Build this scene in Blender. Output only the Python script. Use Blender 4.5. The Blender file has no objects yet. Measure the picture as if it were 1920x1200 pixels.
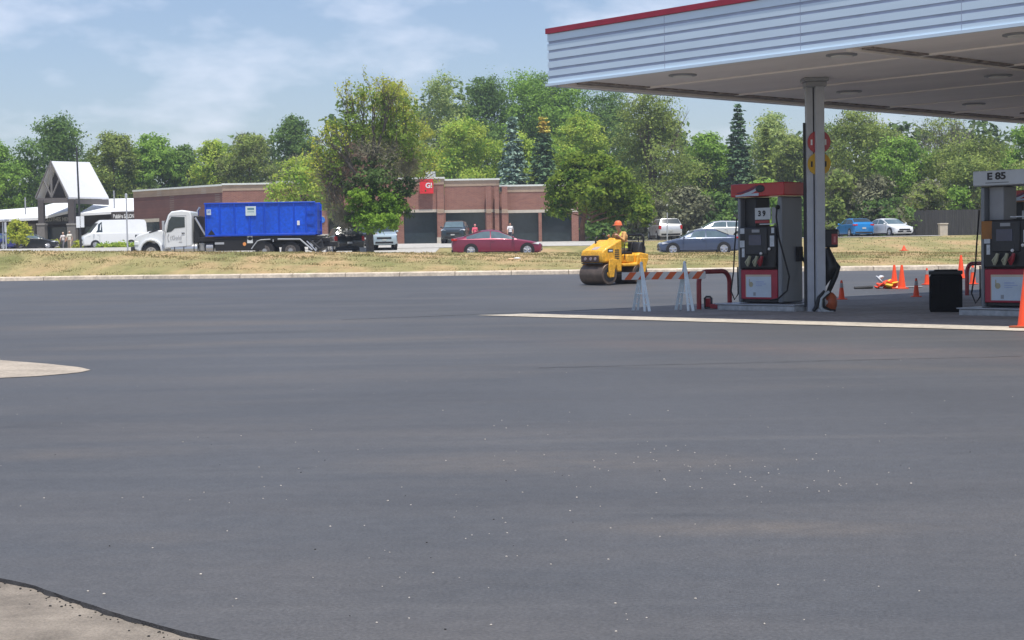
import bpy, bmesh, math, random
import numpy as np
from mathutils import Vector, Matrix
R = math.radians
sc = bpy.context.scene
COL = sc.collection

# ------------------------------------------------------------------ camera
CAMZ = 1.3
FPX = 3000.0                       # focal length in photo pixels (1920 wide)
PITCH = math.atan(129/FPX)
ROLL = 0.0162
_F = Vector((0, math.cos(PITCH), -math.sin(PITCH)))
_U0 = Vector((0, math.sin(PITCH), math.cos(PITCH)))
_R0 = Vector((1, 0, 0))
_Rt = _R0*math.cos(ROLL) - _U0*math.sin(ROLL)
_Up = _R0*math.sin(ROLL) + _U0*math.cos(ROLL)
cd = bpy.data.cameras.new('camera'); cam = bpy.data.objects.new('camera', cd); COL.objects.link(cam)
cd.sensor_width = 36; cd.lens = FPX/1920*36; cd.clip_start = 0.1; cd.clip_end = 6000
m = Matrix((_Rt, _Up, -_F)).transposed().to_4x4(); m.translation = Vector((0, 0, CAMZ))
cam.matrix_world = m
sc.camera = cam

# ------------------------------------------------------------------ sky and sun
SUNV = Vector((0.10, -0.28, 1.0)).normalized()      # toward the sun
EL = math.asin(SUNV.z); AZ = math.atan2(SUNV.x, SUNV.y)
w = bpy.data.worlds.new("World"); sc.world = w; w.use_nodes = True
nt = w.node_tree; nt.nodes.clear()
out = nt.nodes.new('ShaderNodeOutputWorld'); bg = nt.nodes.new('ShaderNodeBackground')
sky = nt.nodes.new('ShaderNodeTexSky'); sky.sky_type = 'NISHITA'; sky.sun_disc = False
sky.sun_elevation = EL; sky.sun_rotation = AZ; sky.air_density = 1.0; sky.dust_density = 1.0; sky.ozone_density = 1.6
tc = nt.nodes.new('ShaderNodeTexCoord'); mp = nt.nodes.new('ShaderNodeMapping'); mp.inputs['Scale'].default_value = (1, 1, 2.6)
mp.inputs['Location'].default_value = (0.62, 0.1, 0.25)
n1 = nt.nodes.new('ShaderNodeTexNoise'); n1.inputs['Scale'].default_value = 7.5; n1.inputs['Detail'].default_value = 5; n1.inputs['Roughness'].default_value = 0.56
cr = nt.nodes.new('ShaderNodeValToRGB'); cr.color_ramp.elements[0].position = 0.50; cr.color_ramp.elements[1].position = 0.68
cr.color_ramp.elements[1].color = (0.5, 0.5, 0.5, 1)
mx = nt.nodes.new('ShaderNodeMix'); mx.data_type = 'RGBA'; mx.inputs[7].default_value = (8.6, 8.9, 9.4, 1)
L_ = nt.links.new
L_(tc.outputs['Generated'], mp.inputs[0]); L_(mp.outputs[0], n1.inputs['Vector']); L_(n1.outputs['Fac'], cr.inputs[0])
L_(cr.outputs[0], mx.inputs[0]); L_(sky.outputs[0], mx.inputs[6])
tn = nt.nodes.new('ShaderNodeMix'); tn.data_type = 'RGBA'; tn.blend_type = 'MULTIPLY'; tn.inputs[0].default_value = 1; tn.inputs[7].default_value = (.99, .975, 1.04, 1)
L_(mx.outputs[2], tn.inputs[6]); L_(tn.outputs[2], bg.inputs[0]); bg.inputs[1].default_value = 0.108; L_(bg.outputs[0], out.inputs[0])
sd = bpy.data.lights.new('sun', 'SUN'); sd.energy = 4.0; sd.angle = R(0.53); sd.color = (1.0, 0.955, 0.88)
sun = bpy.data.objects.new('sun', sd); COL.objects.link(sun)
sun.rotation_euler = SUNV.to_track_quat('Z', 'Y').to_euler(); sun.location = (0, 0, 60)
sc.view_settings.view_transform = 'Standard'; sc.view_settings.look = 'None'
sc.view_settings.exposure = 0.35; sc.view_settings.gamma = 1

# ------------------------------------------------------------------ picture helpers
def ray(px, py):
    return _F + _Rt*((px-960)/FPX) + _Up*((600-py)/FPX)
def at(px, py, Y):
    d = ray(px, py); t = Y/d.y
    return Vector((d.x*t, Y, CAMZ + d.z*t))
def onz(px, py, z):
    d = ray(px, py); t = (z-CAMZ)/d.z
    return Vector((d.x*t, d.y*t, z))
def ss(t):
    t = np.clip(t, 0, 1); return t*t*(3-2*t)
def Yc(X): return 67.5-0.272*np.clip(X, -60, 60)+1.3*np.exp(-((np.asarray(X, float)+18.5)/3.2)**2)
def g(X, Y):
    X = np.asarray(X, float); Y = np.asarray(Y, float)
    yc = Yc(X); left = np.maximum(0, -X-4)*0.016
    cr_ = 1.19-.020*np.clip(X, -32, 0)-.015*np.clip(X, 0, 30)
    zr = 1.0-.010*np.clip(X, 0, 30); zl = 1.98+np.minimum(left, .6)*.2
    a = 0.3*ss((Y-44)/(yc-44))
    t1 = np.clip((Y-yc)/(81.5-yc), 0, 1); b = 0.3+(cr_-0.3)*t1**0.75
    d = cr_+(zr-cr_)*ss((Y-82)/2.6)
    t2 = ss((Y-95)/31.0); c = zr+(zl-zr)*t2
    return np.where(Y < yc, a, np.where(Y < 82, b, np.where(Y < 95, d, c)))
def G(X, Y): return float(g(X, Y))
def gp(px, py):
    d = ray(px, py); Y = 20.0
    for t in np.arange(4, 260, 0.02):
        p = d*float(t)
        if CAMZ+p.z <= G(p.x, p.y): return Vector((p.x, p.y, G(p.x, p.y)))
    return Vector((d.x*200, 200, 0))
def gy(px, Y, py=470):
    p = at(px, py, Y); return Vector((p.x, Y, G(p.x, Y)))

# ------------------------------------------------------------------ mesh builder
class MB:
    def __init__(s): s.v = []; s.f = []; s.mi = []
    def add(s, vs, fs, mi=0, M=None):
        b = len(s.v)
        for p in vs:
            p = Vector(p); s.v.append(M @ p if M else p)
        for q in fs: s.f.append([b+i for i in q]); s.mi.append(mi)
        return s
    def box(s, x0, x1, y0, y1, z0, z1, mi=0, M=None):
        vs = [(x0,y0,z0),(x1,y0,z0),(x1,y1,z0),(x0,y1,z0),(x0,y0,z1),(x1,y0,z1),(x1,y1,z1),(x0,y1,z1)]
        return s.add(vs, [(0,3,2,1),(4,5,6,7),(0,1,5,4),(1,2,6,5),(2,3,7,6),(3,0,4,7)], mi, M)
    def cyl(s, p0, p1, r0, r1=None, n=12, mi=0, M=None, caps=True):
        p0 = Vector(p0); p1 = Vector(p1); r1 = r0 if r1 is None else r1
        d = (p1-p0).normalized(); a = d.orthogonal().normalized(); b = d.cross(a)
        vs = []
        for k in range(n):
            c = a*math.cos(2*math.pi*k/n)+b*math.sin(2*math.pi*k/n); vs += [p0+c*r0, p1+c*r1]
        fs = [(2*k, 2*((k+1) % n), 2*((k+1) % n)+1, 2*k+1) for k in range(n)]
        if caps: fs += [tuple(2*k for k in range(n))[::-1], tuple(2*k+1 for k in range(n))]
        return s.add(vs, fs, mi, M)
    def tube(s, pts, r, n=8, mi=0, M=None):
        pts = [Vector(p) for p in pts]; N = len(pts); vs = []
        rr = r if isinstance(r, (list, tuple)) else [r]*N
        a = None
        for i, p in enumerate(pts):
            d = (pts[min(i+1, N-1)]-pts[max(i-1, 0)]).normalized()
            a = d.orthogonal().normalized() if a is None else (a-d*a.dot(d)).normalized()
            b = d.cross(a)
            for k in range(n):
                t = 2*math.pi*k/n; vs.append(p+(a*math.cos(t)+b*math.sin(t))*rr[i])
        fs = []
        for i in range(N-1):
            for k in range(n):
                k2 = (k+1) % n; fs.append((i*n+k, i*n+k2, (i+1)*n+k2, (i+1)*n+k))
        fs += [tuple(range(n))[::-1], tuple((N-1)*n+k for k in range(n))]
        return s.add(vs, fs, mi, M)
    def ell(s, c, r, n=14, m=9, mi=0, M=None):
        c = Vector(c); r = r if isinstance(r, (tuple, list)) else (r, r, r)
        vs = [c+Vector((0, 0, r[2]))]
        for i in range(1, m):
            ph = math.pi*i/m
            for k in range(n):
                t = 2*math.pi*k/n
                vs.append(c+Vector((r[0]*math.sin(ph)*math.cos(t), r[1]*math.sin(ph)*math.sin(t), r[2]*math.cos(ph))))
        vs.append(c-Vector((0, 0, r[2]))); L = len(vs)-1
        fs = [(0, 1+k, 1+(k+1) % n) for k in range(n)]
        for i in range(m-2):
            for k in range(n):
                a = 1+i*n+k; b = 1+i*n+(k+1) % n; fs.append((a, a+n, b+n, b))
        fs += [(L, 1+(m-2)*n+(k+1) % n, 1+(m-2)*n+k) for k in range(n)]
        return s.add(vs, fs, mi, M)
    def prism(s, poly, h0, h1, axis='y', mi=0, M=None):
        """poly: (a,b) pairs; axis y: (x,z) outline extruded in y; x: (y,z); z: (x,y)"""
        n = len(poly); vs = []
        for h in (h0, h1):
            for a, b in poly:
                vs.append({'y': (a, h, b), 'x': (h, a, b), 'z': (a, b, h)}[axis])
        ar = sum(poly[i][0]*poly[(i+1) % n][1]-poly[(i+1) % n][0]*poly[i][1] for i in range(n))
        flip = (ar > 0) == (axis == 'y')
        fs = [tuple(range(n))[::-1], tuple(range(n, 2*n))]+[(i, (i+1) % n, n+(i+1) % n, n+i) for i in range(n)]
        if flip: fs = [tuple(reversed(q)) for q in fs]
        if h1 < h0: fs = [tuple(reversed(q)) for q in fs]
        return s.add(vs, fs, mi, M)
    def lathe(s, prof, n=20, c=(0, 0, 0), mi=0, M=None):
        vs = []; c = Vector(c); m = len(prof)
        for r, z in prof:
            for k in range(n):
                t = 2*math.pi*k/n; vs.append(c+Vector((r*math.cos(t), r*math.sin(t), z)))
        fs = []
        for i in range(m-1):
            for k in range(n):
                k2 = (k+1) % n; fs.append((i*n+k, i*n+k2, (i+1)*n+k2, (i+1)*n+k))
        fs += [tuple(range(n))[::-1], tuple((m-1)*n+k for k in range(n))]
        return s.add(vs, fs, mi, M)
    def quad(s, a, b, c, d, mi=0, M=None): return s.add([a, b, c, d], [(0, 1, 2, 3)], mi, M)
    def build(s, name, mats, parent=None, smooth=True, bevel=0, seg=2, world=False, ang=35):
        me = bpy.data.meshes.new(name)
        off = Vector(parent.location) if (world and parent is not None) else Vector((0, 0, 0))
        me.from_pydata([tuple(v-off) for v in s.v], [], s.f)
        if not isinstance(mats, (list, tuple)): mats = [mats]
        for q in mats: me.materials.append(q)
        for p, i in zip(me.polygons, s.mi): p.material_index = i
        me.validate(); me.update()
        if smooth:
            me.polygons.foreach_set('use_smooth', [True]*len(me.polygons)); me.set_sharp_from_angle(angle=R(ang))
        o = bpy.data.objects.new(name, me); COL.objects.link(o)
        if parent is not None: o.parent = parent
        if bevel:
            b = o.modifiers.new('bevel', 'BEVEL'); b.width = bevel; b.segments = seg; b.limit_method = 'ANGLE'; b.angle_limit = R(40)
        return o
def tag(o, label=None, cat=None, group=None, kind=None):
    if label: o['label'] = label
    if cat: o['category'] = cat
    if group: o['group'] = group
    if kind: o['kind'] = kind
    return o
def thing(name, label, cat, loc=(0, 0, 0), rz=0, group=None):
    o = bpy.data.objects.new(name, None); COL.objects.link(o); o.empty_display_size = .2
    o.location = loc; o.rotation_euler = (0, 0, rz); tag(o, label, cat, group); return o
def copy_tree(o, parent=None, kids=None):
    if kids is None:
        kids = {}
        for q in bpy.data.objects:
            if q.parent: kids.setdefault(q.parent, []).append(q)
    c = o.copy(); COL.objects.link(c); c.parent = parent
    for ch in kids.get(o, []): copy_tree(ch, c, kids)
    return c
def struct(o): o['kind'] = 'structure'; return o

# ------------------------------------------------------------------ materials
def mat(name, col, rough=.6, metal=0, var=.1, scale=3, bump=0, coat=0, spec=.5, col2=None, stretch=(1, 1, 1), bscale=None, emit=None, fine=0):
    M = bpy.data.materials.new(name); M.use_nodes = True; t = M.node_tree; p = t.nodes['Principled BSDF']
    p.inputs['Roughness'].default_value = rough; p.inputs['Metallic'].default_value = metal
    p.inputs['Coat Weight'].default_value = coat; p.inputs['Coat Roughness'].default_value = .06
    p.inputs['Specular IOR Level'].default_value = spec
    c = t.nodes.new('ShaderNodeTexCoord'); mp = t.nodes.new('ShaderNodeMapping'); mp.inputs['Scale'].default_value = stretch
    n = t.nodes.new('ShaderNodeTexNoise'); n.inputs['Scale'].default_value = scale; n.inputs['Detail'].default_value = 6; n.inputs['Roughness'].default_value = .6
    t.links.new(c.outputs['Object'], mp.inputs[0]); t.links.new(mp.outputs[0], n.inputs['Vector'])
    r = t.nodes.new('ShaderNodeValToRGB'); e = r.color_ramp.elements
    e[0].position = .3; e[1].position = .7
    e[0].color = tuple(max(0, x*(1-var)) for x in col)+(1,)
    e[1].color = (tuple(col2) if col2 else tuple(min(1, x*(1+var)) for x in col))+(1,)
    t.links.new(n.outputs['Fac'], r.inputs[0]); src = r.outputs[0]
    if fine:
        n2 = t.nodes.new('ShaderNodeTexNoise'); n2.inputs['Scale'].default_value = fine; n2.inputs['Detail'].default_value = 3
        t.links.new(c.outputs['Object'], n2.inputs['Vector'])
        r2 = t.nodes.new('ShaderNodeMapRange'); r2.inputs['From Min'].default_value = .25; r2.inputs['From Max'].default_value = .75
        r2.inputs['To Min'].default_value = .75; r2.inputs['To Max'].default_value = 1.25
        t.links.new(n2.outputs['Fac'], r2.inputs[0])
        mm = t.nodes.new('ShaderNodeMix'); mm.data_type = 'RGBA'; mm.blend_type = 'MULTIPLY'; mm.inputs[0].default_value = 1
        t.links.new(src, mm.inputs[6]); t.links.new(r2.outputs[0], mm.inputs[7]); src = mm.outputs[2]
    t.links.new(src, p.inputs['Base Color'])
    if bump:
        b = t.nodes.new('ShaderNodeBump'); b.inputs['Strength'].default_value = bump; b.inputs['Distance'].default_value = .02
        n3 = t.nodes.new('ShaderNodeTexNoise'); n3.inputs['Scale'].default_value = bscale or scale*4; n3.inputs['Detail'].default_value = 4
        t.links.new(c.outputs['Object'], n3.inputs['Vector']); t.links.new(n3.outputs['Fac'], b.inputs['Height']); t.links.new(b.outputs[0], p.inputs['Normal'])
    return M
def leafmat(name, c1, c2, c3=None, nscale=.45, trans=.4):
    M = bpy.data.materials.new(name); M.use_nodes = True; t = M.node_tree; t.nodes.clear()
    o = t.nodes.new('ShaderNodeOutputMaterial'); d = t.nodes.new('ShaderNodeBsdfDiffuse'); tr = t.nodes.new('ShaderNodeBsdfTranslucent')
    mxs = t.nodes.new('ShaderNodeMixShader'); mxs.inputs[0].default_value = trans
    c = t.nodes.new('ShaderNodeTexCoord'); n = t.nodes.new('ShaderNodeTexNoise'); n.inputs['Scale'].default_value = nscale; n.inputs['Detail'].default_value = 3
    gm = t.nodes.new('ShaderNodeNewGeometry'); ad = t.nodes.new('ShaderNodeMath'); ad.operation = 'MULTIPLY_ADD'; ad.inputs[1].default_value = .35
    sb = t.nodes.new('ShaderNodeMath'); sb.operation = 'SUBTRACT'; sb.inputs[1].default_value = .175
    oi = t.nodes.new('ShaderNodeObjectInfo')
    r = t.nodes.new('ShaderNodeValToRGB'); e = r.color_ramp.elements; e[0].position = .3; e[1].position = .7
    e[0].color = (*c1, 1); e[1].color = (*c2, 1)
    if c3:
        q = r.color_ramp.elements.new(.86); q.color = (*c3, 1)
    t.links.new(c.outputs['Object'], n.inputs['Vector']); t.links.new(gm.outputs['Random Per Island'], ad.inputs[0]); t.links.new(n.outputs['Fac'], ad.inputs[2])
    t.links.new(ad.outputs[0], sb.inputs[0]); t.links.new(sb.outputs[0], r.inputs[0])
    t.links.new(r.outputs[0], d.inputs[0]); t.links.new(r.outputs[0], tr.inputs[0])
    t.links.new(d.outputs[0], mxs.inputs[1]); t.links.new(tr.outputs[0], mxs.inputs[2]); t.links.new(mxs.outputs[0], o.inputs[0])
    return M
def brickmat(name, c1, c2, mortar):
    M = bpy.data.materials.new(name); M.use_nodes = True; t = M.node_tree; p = t.nodes['Principled BSDF']; p.inputs['Roughness'].default_value = .9
    c = t.nodes.new('ShaderNodeTexCoord'); s = t.nodes.new('ShaderNodeSeparateXYZ'); k = t.nodes.new('ShaderNodeCombineXYZ'); a = t.nodes.new('ShaderNodeMath')
    t.links.new(c.outputs['Object'], s.inputs[0]); t.links.new(s.outputs[0], a.inputs[0]); t.links.new(s.outputs[1], a.inputs[1])
    t.links.new(a.outputs[0], k.inputs[0]); t.links.new(s.outputs[2], k.inputs[1])
    b = t.nodes.new('ShaderNodeTexBrick'); b.inputs['Scale'].default_value = 1; b.inputs['Brick Width'].default_value = .3; b.inputs['Row Height'].default_value = .1
    b.inputs['Mortar Size'].default_value = .008; b.inputs['Color1'].default_value = (*c1, 1); b.inputs['Color2'].default_value = (*c2, 1); b.inputs['Mortar'].default_value = (*mortar, 1)
    t.links.new(k.outputs[0], b.inputs['Vector'])
    n = t.nodes.new('ShaderNodeTexNoise'); n.inputs['Scale'].default_value = .8; n.inputs['Detail'].default_value = 5; t.links.new(c.outputs['Object'], n.inputs['Vector'])
    mr = t.nodes.new('ShaderNodeMapRange'); mr.inputs['To Min'].default_value = .75; mr.inputs['To Max'].default_value = 1.25; t.links.new(n.outputs['Fac'], mr.inputs[0])
    mm = t.nodes.new('ShaderNodeMix'); mm.data_type = 'RGBA'; mm.blend_type = 'MULTIPLY'; mm.inputs[0].default_value = 1
    t.links.new(b.outputs[0], mm.inputs[6]); t.links.new(mr.outputs[0], mm.inputs[7]); t.links.new(mm.outputs[2], p.inputs['Base Color'])
    return M
m_black = mat('black_plastic', (.012, .012, .014), .45, var=.2)
m_dark = mat('dark_metal', (.03, .031, .035), .5, var=.3)
m_rub = mat('rubber', (.018, .018, .02), .85, var=.3)
m_glass = mat('dark_glass', (.028, .042, .048), .12, var=.2, spec=.8)
m_cglass = mat('car_window_glass', (.10, .15, .17), .05, var=.2, spec=1.0)
m_white = mat('white_paint', (.78, .79, .8), .4, var=.04, coat=.3)
m_gray = mat('grey_paint', (.30, .31, .33), .5, var=.08)
m_lgray = mat('light_grey_metal', (.42, .44, .47), .45, metal=.1, var=.08)
m_alu = mat('aluminium', (.6, .6, .62), .35, metal=.8, var=.1)
m_chrome = mat('chrome', (.75, .75, .77), .15, metal=1, var=.05)
m_red = mat('red_plastic', (.42, .015, .02), .35, var=.1, coat=.3)
m_redp = mat('red_painted_steel', (.30, .02, .03), .4, var=.2, coat=.2)
m_orange = mat('orange_plastic', (.9, .085, .02), .5, var=.08)
m_yel = mat('yellow_paint', (.80, .41, .03), .5, var=.22, coat=.1, scale=4, fine=12)
m_conc = mat('concrete', (.46, .43, .385), .9, var=.16, scale=1.2, bump=.3, fine=14)
m_tail = mat('red_lamp_lens', (.5, .01, .01), .2)
m_head = mat('clear_lamp_lens', (.75, .78, .8), .1, var=.1)
m_skin = mat('skin', (.52, .29, .2), .6)
m_bark = mat('bark', (.11, .085, .065), .95, var=.35, scale=4, bump=.5, stretch=(1, 1, .3))
def text(name, s, size, mt, parent, loc, rot=(math.pi/2, 0, 0), ext=.004, bold=0, sx=1):
    cu = bpy.data.curves.new(name, 'FONT'); cu.body = s; cu.size = size; cu.extrude = ext; cu.align_x = 'CENTER'; cu.align_y = 'CENTER'; cu.offset = bold
    o = bpy.data.objects.new(name, cu); COL.objects.link(o); bpy.context.view_layer.update()
    me = bpy.data.meshes.new_from_object(o.evaluated_get(bpy.context.evaluated_depsgraph_get()))
    bpy.data.objects.remove(o); me.materials.clear(); me.materials.append(mt)
    o = bpy.data.objects.new(name, me); COL.objects.link(o); o.parent = parent; o.location = loc; o.rotation_euler = rot; o.scale = (sx, 1, 1)
    return o
# ------------------------------------------------------------------ ground, asphalt, kerb, road
def sheet(name, xs, ys, zfun, mt, xfun=None):
    """grid over rows ys; xs 1-D or xfun(y)->(x0,x1) with len(xs) fractions"""
    vs = []; nx = len(xs)
    for y in ys:
        if xfun: a, b = xfun(y); X = a+(b-a)*np.array(xs)
        else: X = np.array(xs)
        Z = zfun(X, np.full(nx, y)); vs.append(np.stack([X, np.full(nx, y), Z], 1))
    V = np.concatenate(vs); ny = len(ys)
    i = np.arange((ny-1)*(nx-1)); r = i//(nx-1); c = i % (nx-1); a = r*nx+c
    Fc = np.stack([a, a+1, a+nx+1, a+nx], 1)
    me = bpy.data.meshes.new(name); me.from_pydata(V.tolist(), [], Fc.tolist()); me.materials.append(mt)
    me.polygons.foreach_set('use_smooth', [True]*len(me.polygons))
    o = bpy.data.objects.new(name, me); COL.objects.link(o); return o

# turf: green and straw coloured grass
def ground_mat():
    M = bpy.data.materials.new('dry_turf'); M.use_nodes = True; t = M.node_tree; p = t.nodes['Principled BSDF']
    p.inputs['Roughness'].default_value = 1; p.inputs['Specular IOR Level'].default_value = .1
    c = t.nodes.new('ShaderNodeTexCoord')
    def noise(s, st, det=5):
        mp = t.nodes.new('ShaderNodeMapping'); mp.inputs['Scale'].default_value = st; t.links.new(c.outputs['Object'], mp.inputs[0])
        n = t.nodes.new('ShaderNodeTexNoise'); n.inputs['Scale'].default_value = s; n.inputs['Detail'].default_value = det; t.links.new(mp.outputs[0], n.inputs['Vector']); return n.outputs['Fac']
    r = t.nodes.new('ShaderNodeValToRGB'); e = r.color_ramp.elements
    e[0].position = .34; e[0].color = (.19, .195, .075, 1); e[1].position = .62; e[1].color = (.42, .30, .16, 1)
    q = e.new(.48); q.color = (.31, .27, .125, 1)
    t.links.new(noise(.35, (1, .45, 1)), r.inputs[0])
    r2 = t.nodes.new('ShaderNodeMapRange'); r2.inputs['To Min'].default_value = .6; r2.inputs['To Max'].default_value = 1.25; t.links.new(noise(2.2, (1, .5, 1), 6), r2.inputs[0])
    mm = t.nodes.new('ShaderNodeMix'); mm.data_type = 'RGBA'; mm.blend_type = 'MULTIPLY'; mm.inputs[0].default_value = 1
    t.links.new(r.outputs[0], mm.inputs[6]); t.links.new(r2.outputs[0], mm.inputs[7]); t.links.new(mm.outputs[2], p.inputs['Base Color'])
    return M
m_turf = ground_mat()
XS = np.concatenate([np.linspace(-470, -70, 8), np.arange(-65, 66, 1.25), np.linspace(70, 470, 8)])
YS = np.concatenate([np.linspace(-60, 40, 12), np.arange(42, 150, 1.0), np.linspace(152, 460, 14)])
def zg(X, Y):
    z = g(X, Y); return np.where(Y < Yc(X)-1.2, z-.05, np.where(Y < 83.5, np.minimum(z, .3)-.16, z))
struct(sheet('ground', XS, YS, zg, m_turf))
def verge():
    xs = np.arange(-62, 62.1, 1.0); ts = np.concatenate([[0], np.linspace(.02, 1, 26)]); V = []
    for t_ in ts:
        y = (Yc(xs)+.5)+t_*(84.2-Yc(xs)-.5); z = g(xs, y)+(0 if t_ > 0 else .0)+.02*np.sin(xs*1.3+y*2)+.015*np.sin(xs*3.1-y); z = np.where(t_ < .001, g(xs, Yc(xs))+.17, z+.06*(1-t_))
        V += list(zip(xs, y, z))
    nx = len(xs); Fs = [(r*nx+c, r*nx+c+1, (r+1)*nx+c+1, (r+1)*nx+c) for r in range(len(ts)-1) for c in range(nx-1)]
    me = bpy.data.meshes.new('verge'); me.from_pydata([tuple(map(float, v)) for v in V], [], Fs); me.materials.append(m_turf); me.polygons.foreach_set('use_smooth', [True]*len(Fs))
    o = bpy.data.objects.new('verge', me); COL.objects.link(o); return struct(o)
verge()

def asphalt_mat():
    M = bpy.data.materials.new('fresh_asphalt'); M.use_nodes = True; t = M.node_tree; p = t.nodes['Principled BSDF']
    c = t.nodes.new('ShaderNodeTexCoord')
    def noise(s, st=(1, 1, 1), det=5, ro=.6, loc=(0, 0, 0)):
        mp = t.nodes.new('ShaderNodeMapping'); mp.inputs['Scale'].default_value = st; mp.inputs['Location'].default_value = loc
        mp.inputs['Rotation'].default_value = (0, 0, R(12)); t.links.new(c.outputs['Object'], mp.inputs[0])
        n = t.nodes.new('ShaderNodeTexNoise'); n.inputs['Scale'].default_value = s; n.inputs['Detail'].default_value = det; n.inputs['Roughness'].default_value = ro
        t.links.new(mp.outputs[0], n.inputs['Vector']); return n.outputs['Fac']
    def rng(v, a, b, lo=.3, hi=.7):
        r = t.nodes.new('ShaderNodeMapRange'); r.inputs['From Min'].default_value = lo; r.inputs['From Max'].default_value = hi
        r.inputs['To Min'].default_value = a; r.inputs['To Max'].default_value = b; t.links.new(v, r.inputs[0]); return r.outputs[0]
    def mix(f, a, b, bt='MIX'):
        m_ = t.nodes.new('ShaderNodeMix'); m_.data_type = 'RGBA'; m_.blend_type = bt
        if isinstance(f, float): m_.inputs[0].default_value = f
        else: t.links.new(f, m_.inputs[0])
        for i, x in ((6, a), (7, b)):
            if isinstance(x, tuple): m_.inputs[i].default_value = (*x, 1)
            else: t.links.new(x, m_.inputs[i])
        return m_.outputs[2]
    base = mix(rng(noise(.22, (1, .6, 1)), 0, 1), ASPH[0], ASPH[1])
    dust = mix(rng(noise(.3, (.5, 1.4, 1), loc=(7, 3, 0)), 0, .5, .48, .70), base, (.112, .102, .094))
    streak = mix(rng(noise(.5, (.16, 2.2, 1), 4, loc=(2, 9, 0)), 0, .4, .52, .74), dust, (.045, .046, .050))
    streak2 = mix(rng(noise(.7, (.10, 2.0, 1), 4, loc=(5, 1, 0)), 0, .35, .57, .76), streak, (.125, .12, .115))
    def blob(cen, rad, rot, amt, nz, col, src):
        mp = t.nodes.new('ShaderNodeMapping'); mp.vector_type = 'TEXTURE'; mp.inputs['Location'].default_value = (cen[0], cen[1], 0); mp.inputs['Rotation'].default_value = (0, 0, R(rot)); mp.inputs['Scale'].default_value = (rad[0], rad[1], 1000)
        t.links.new(c.outputs['Object'], mp.inputs[0]); ln = t.nodes.new('ShaderNodeVectorMath'); ln.operation = 'LENGTH'; t.links.new(mp.outputs[0], ln.inputs[0])
        f = rng(ln.outputs['Value'], amt, 0, .1, 1.0); mu = t.nodes.new('ShaderNodeMath'); mu.operation = 'MULTIPLY'; t.links.new(f, mu.inputs[0]); t.links.new(nz, mu.inputs[1])
        return mix(mu.outputs[0], src, col)
    nA = rng(noise(.9, (.8, 1.3, 1), 7, .75, (4, 4, 0)), .1, 1, .35, .6)
    for (px, py), rad, rot, amt, col in STAINS:
        q = onz(px, py, 0); streak2 = blob((q.x, q.y), rad, rot, amt, nA, col, streak2)
    grain = mix(1.0, streak2, rng(noise(60, det=2), .76, 1.24), 'MULTIPLY')
    grain2 = mix(1.0, grain, rng(noise(9, det=4), .9, 1.1), 'MULTIPLY')
    t.links.new(grain2, p.inputs['Base Color']); p.inputs['Roughness'].default_value = .62
    b = t.nodes.new('ShaderNodeBump'); b.inputs['Strength'].default_value = .35; b.inputs['Distance'].default_value = .006
    t.links.new(noise(90, det=2), b.inputs['Height']); t.links.new(b.outputs[0], p.inputs['Normal'])
    return M
TAN = (.125, .108, .092); DRK = (.040, .042, .046); RED = (.118, .095, .088)
STAINS = [((200, 612), (7, 1.7), 8, .8, TAN), ((560, 640), (6, 1.2), 18, .6, TAN), ((330, 628), (5, .5), 12, .7, DRK), ((1050, 868), (1.6, .65), -3, .85, TAN), ((1430, 990), (1.1, .28), -8, .75, TAN), ((1250, 966), (.5, .07), -6, .8, DRK),
          ((1500, 655), (6, 1.6), -45, .75, RED), ((150, 850), (.9, .5), 0, .5, TAN), ((20, 800), (.8, .5), 0, .6, DRK), ((480, 880), (.5, .12), 0, .6, DRK), ((1150, 690), (3, .3), -20, .5, DRK), ((1700, 690), (3, .8), -30, .45, TAN), ((900, 1100), (.7, .2), 5, .4, DRK), ((260, 1010), (.6, .3), 0, .35, TAN), ((800, 740), (2.5, .5), 0, .4, DRK)]
ASPH = ((.058, .060, .064), (.080, .082, .087))
m_asph = asphalt_mat()
# edge of the new asphalt near the camera, then left and away
EP = [gp(*q) for q in ((-120, 1062), (0, 1084), (58, 1096), (117, 1117), (175, 1136), (233, 1154), (292, 1171), (350, 1186), (430, 1203))]
EP = [(p.x, p.y) for p in EP]
def edge_x(Y):
    ys = [p[1] for p in EP][::-1]; xs = [p[0] for p in EP][::-1]
    if Y <= ys[0]: return xs[0]+(ys[0]-Y)*1.25
    if Y >= ys[-1]: return max(-70, xs[-1]-(Y-ys[-1])*1.2)
    return float(np.interp(Y, ys, xs))
rng0 = np.random.default_rng(3)
ya = np.concatenate([np.arange(2.0, 9, .06), np.arange(9, 40, .5), np.arange(40, 85, 1.0)])
_w = np.convolve(rng0.normal(size=len(ya)+4), np.ones(5)/5, 'valid'); wob = {round(float(y), 3): .008*float(q) for y, q in zip(ya, _w)}
fr = np.concatenate([[0], np.linspace(.004, 1, 90)])
def asph_z(X, Y): return g(X, np.minimum(Y, Yc(X)))
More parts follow.
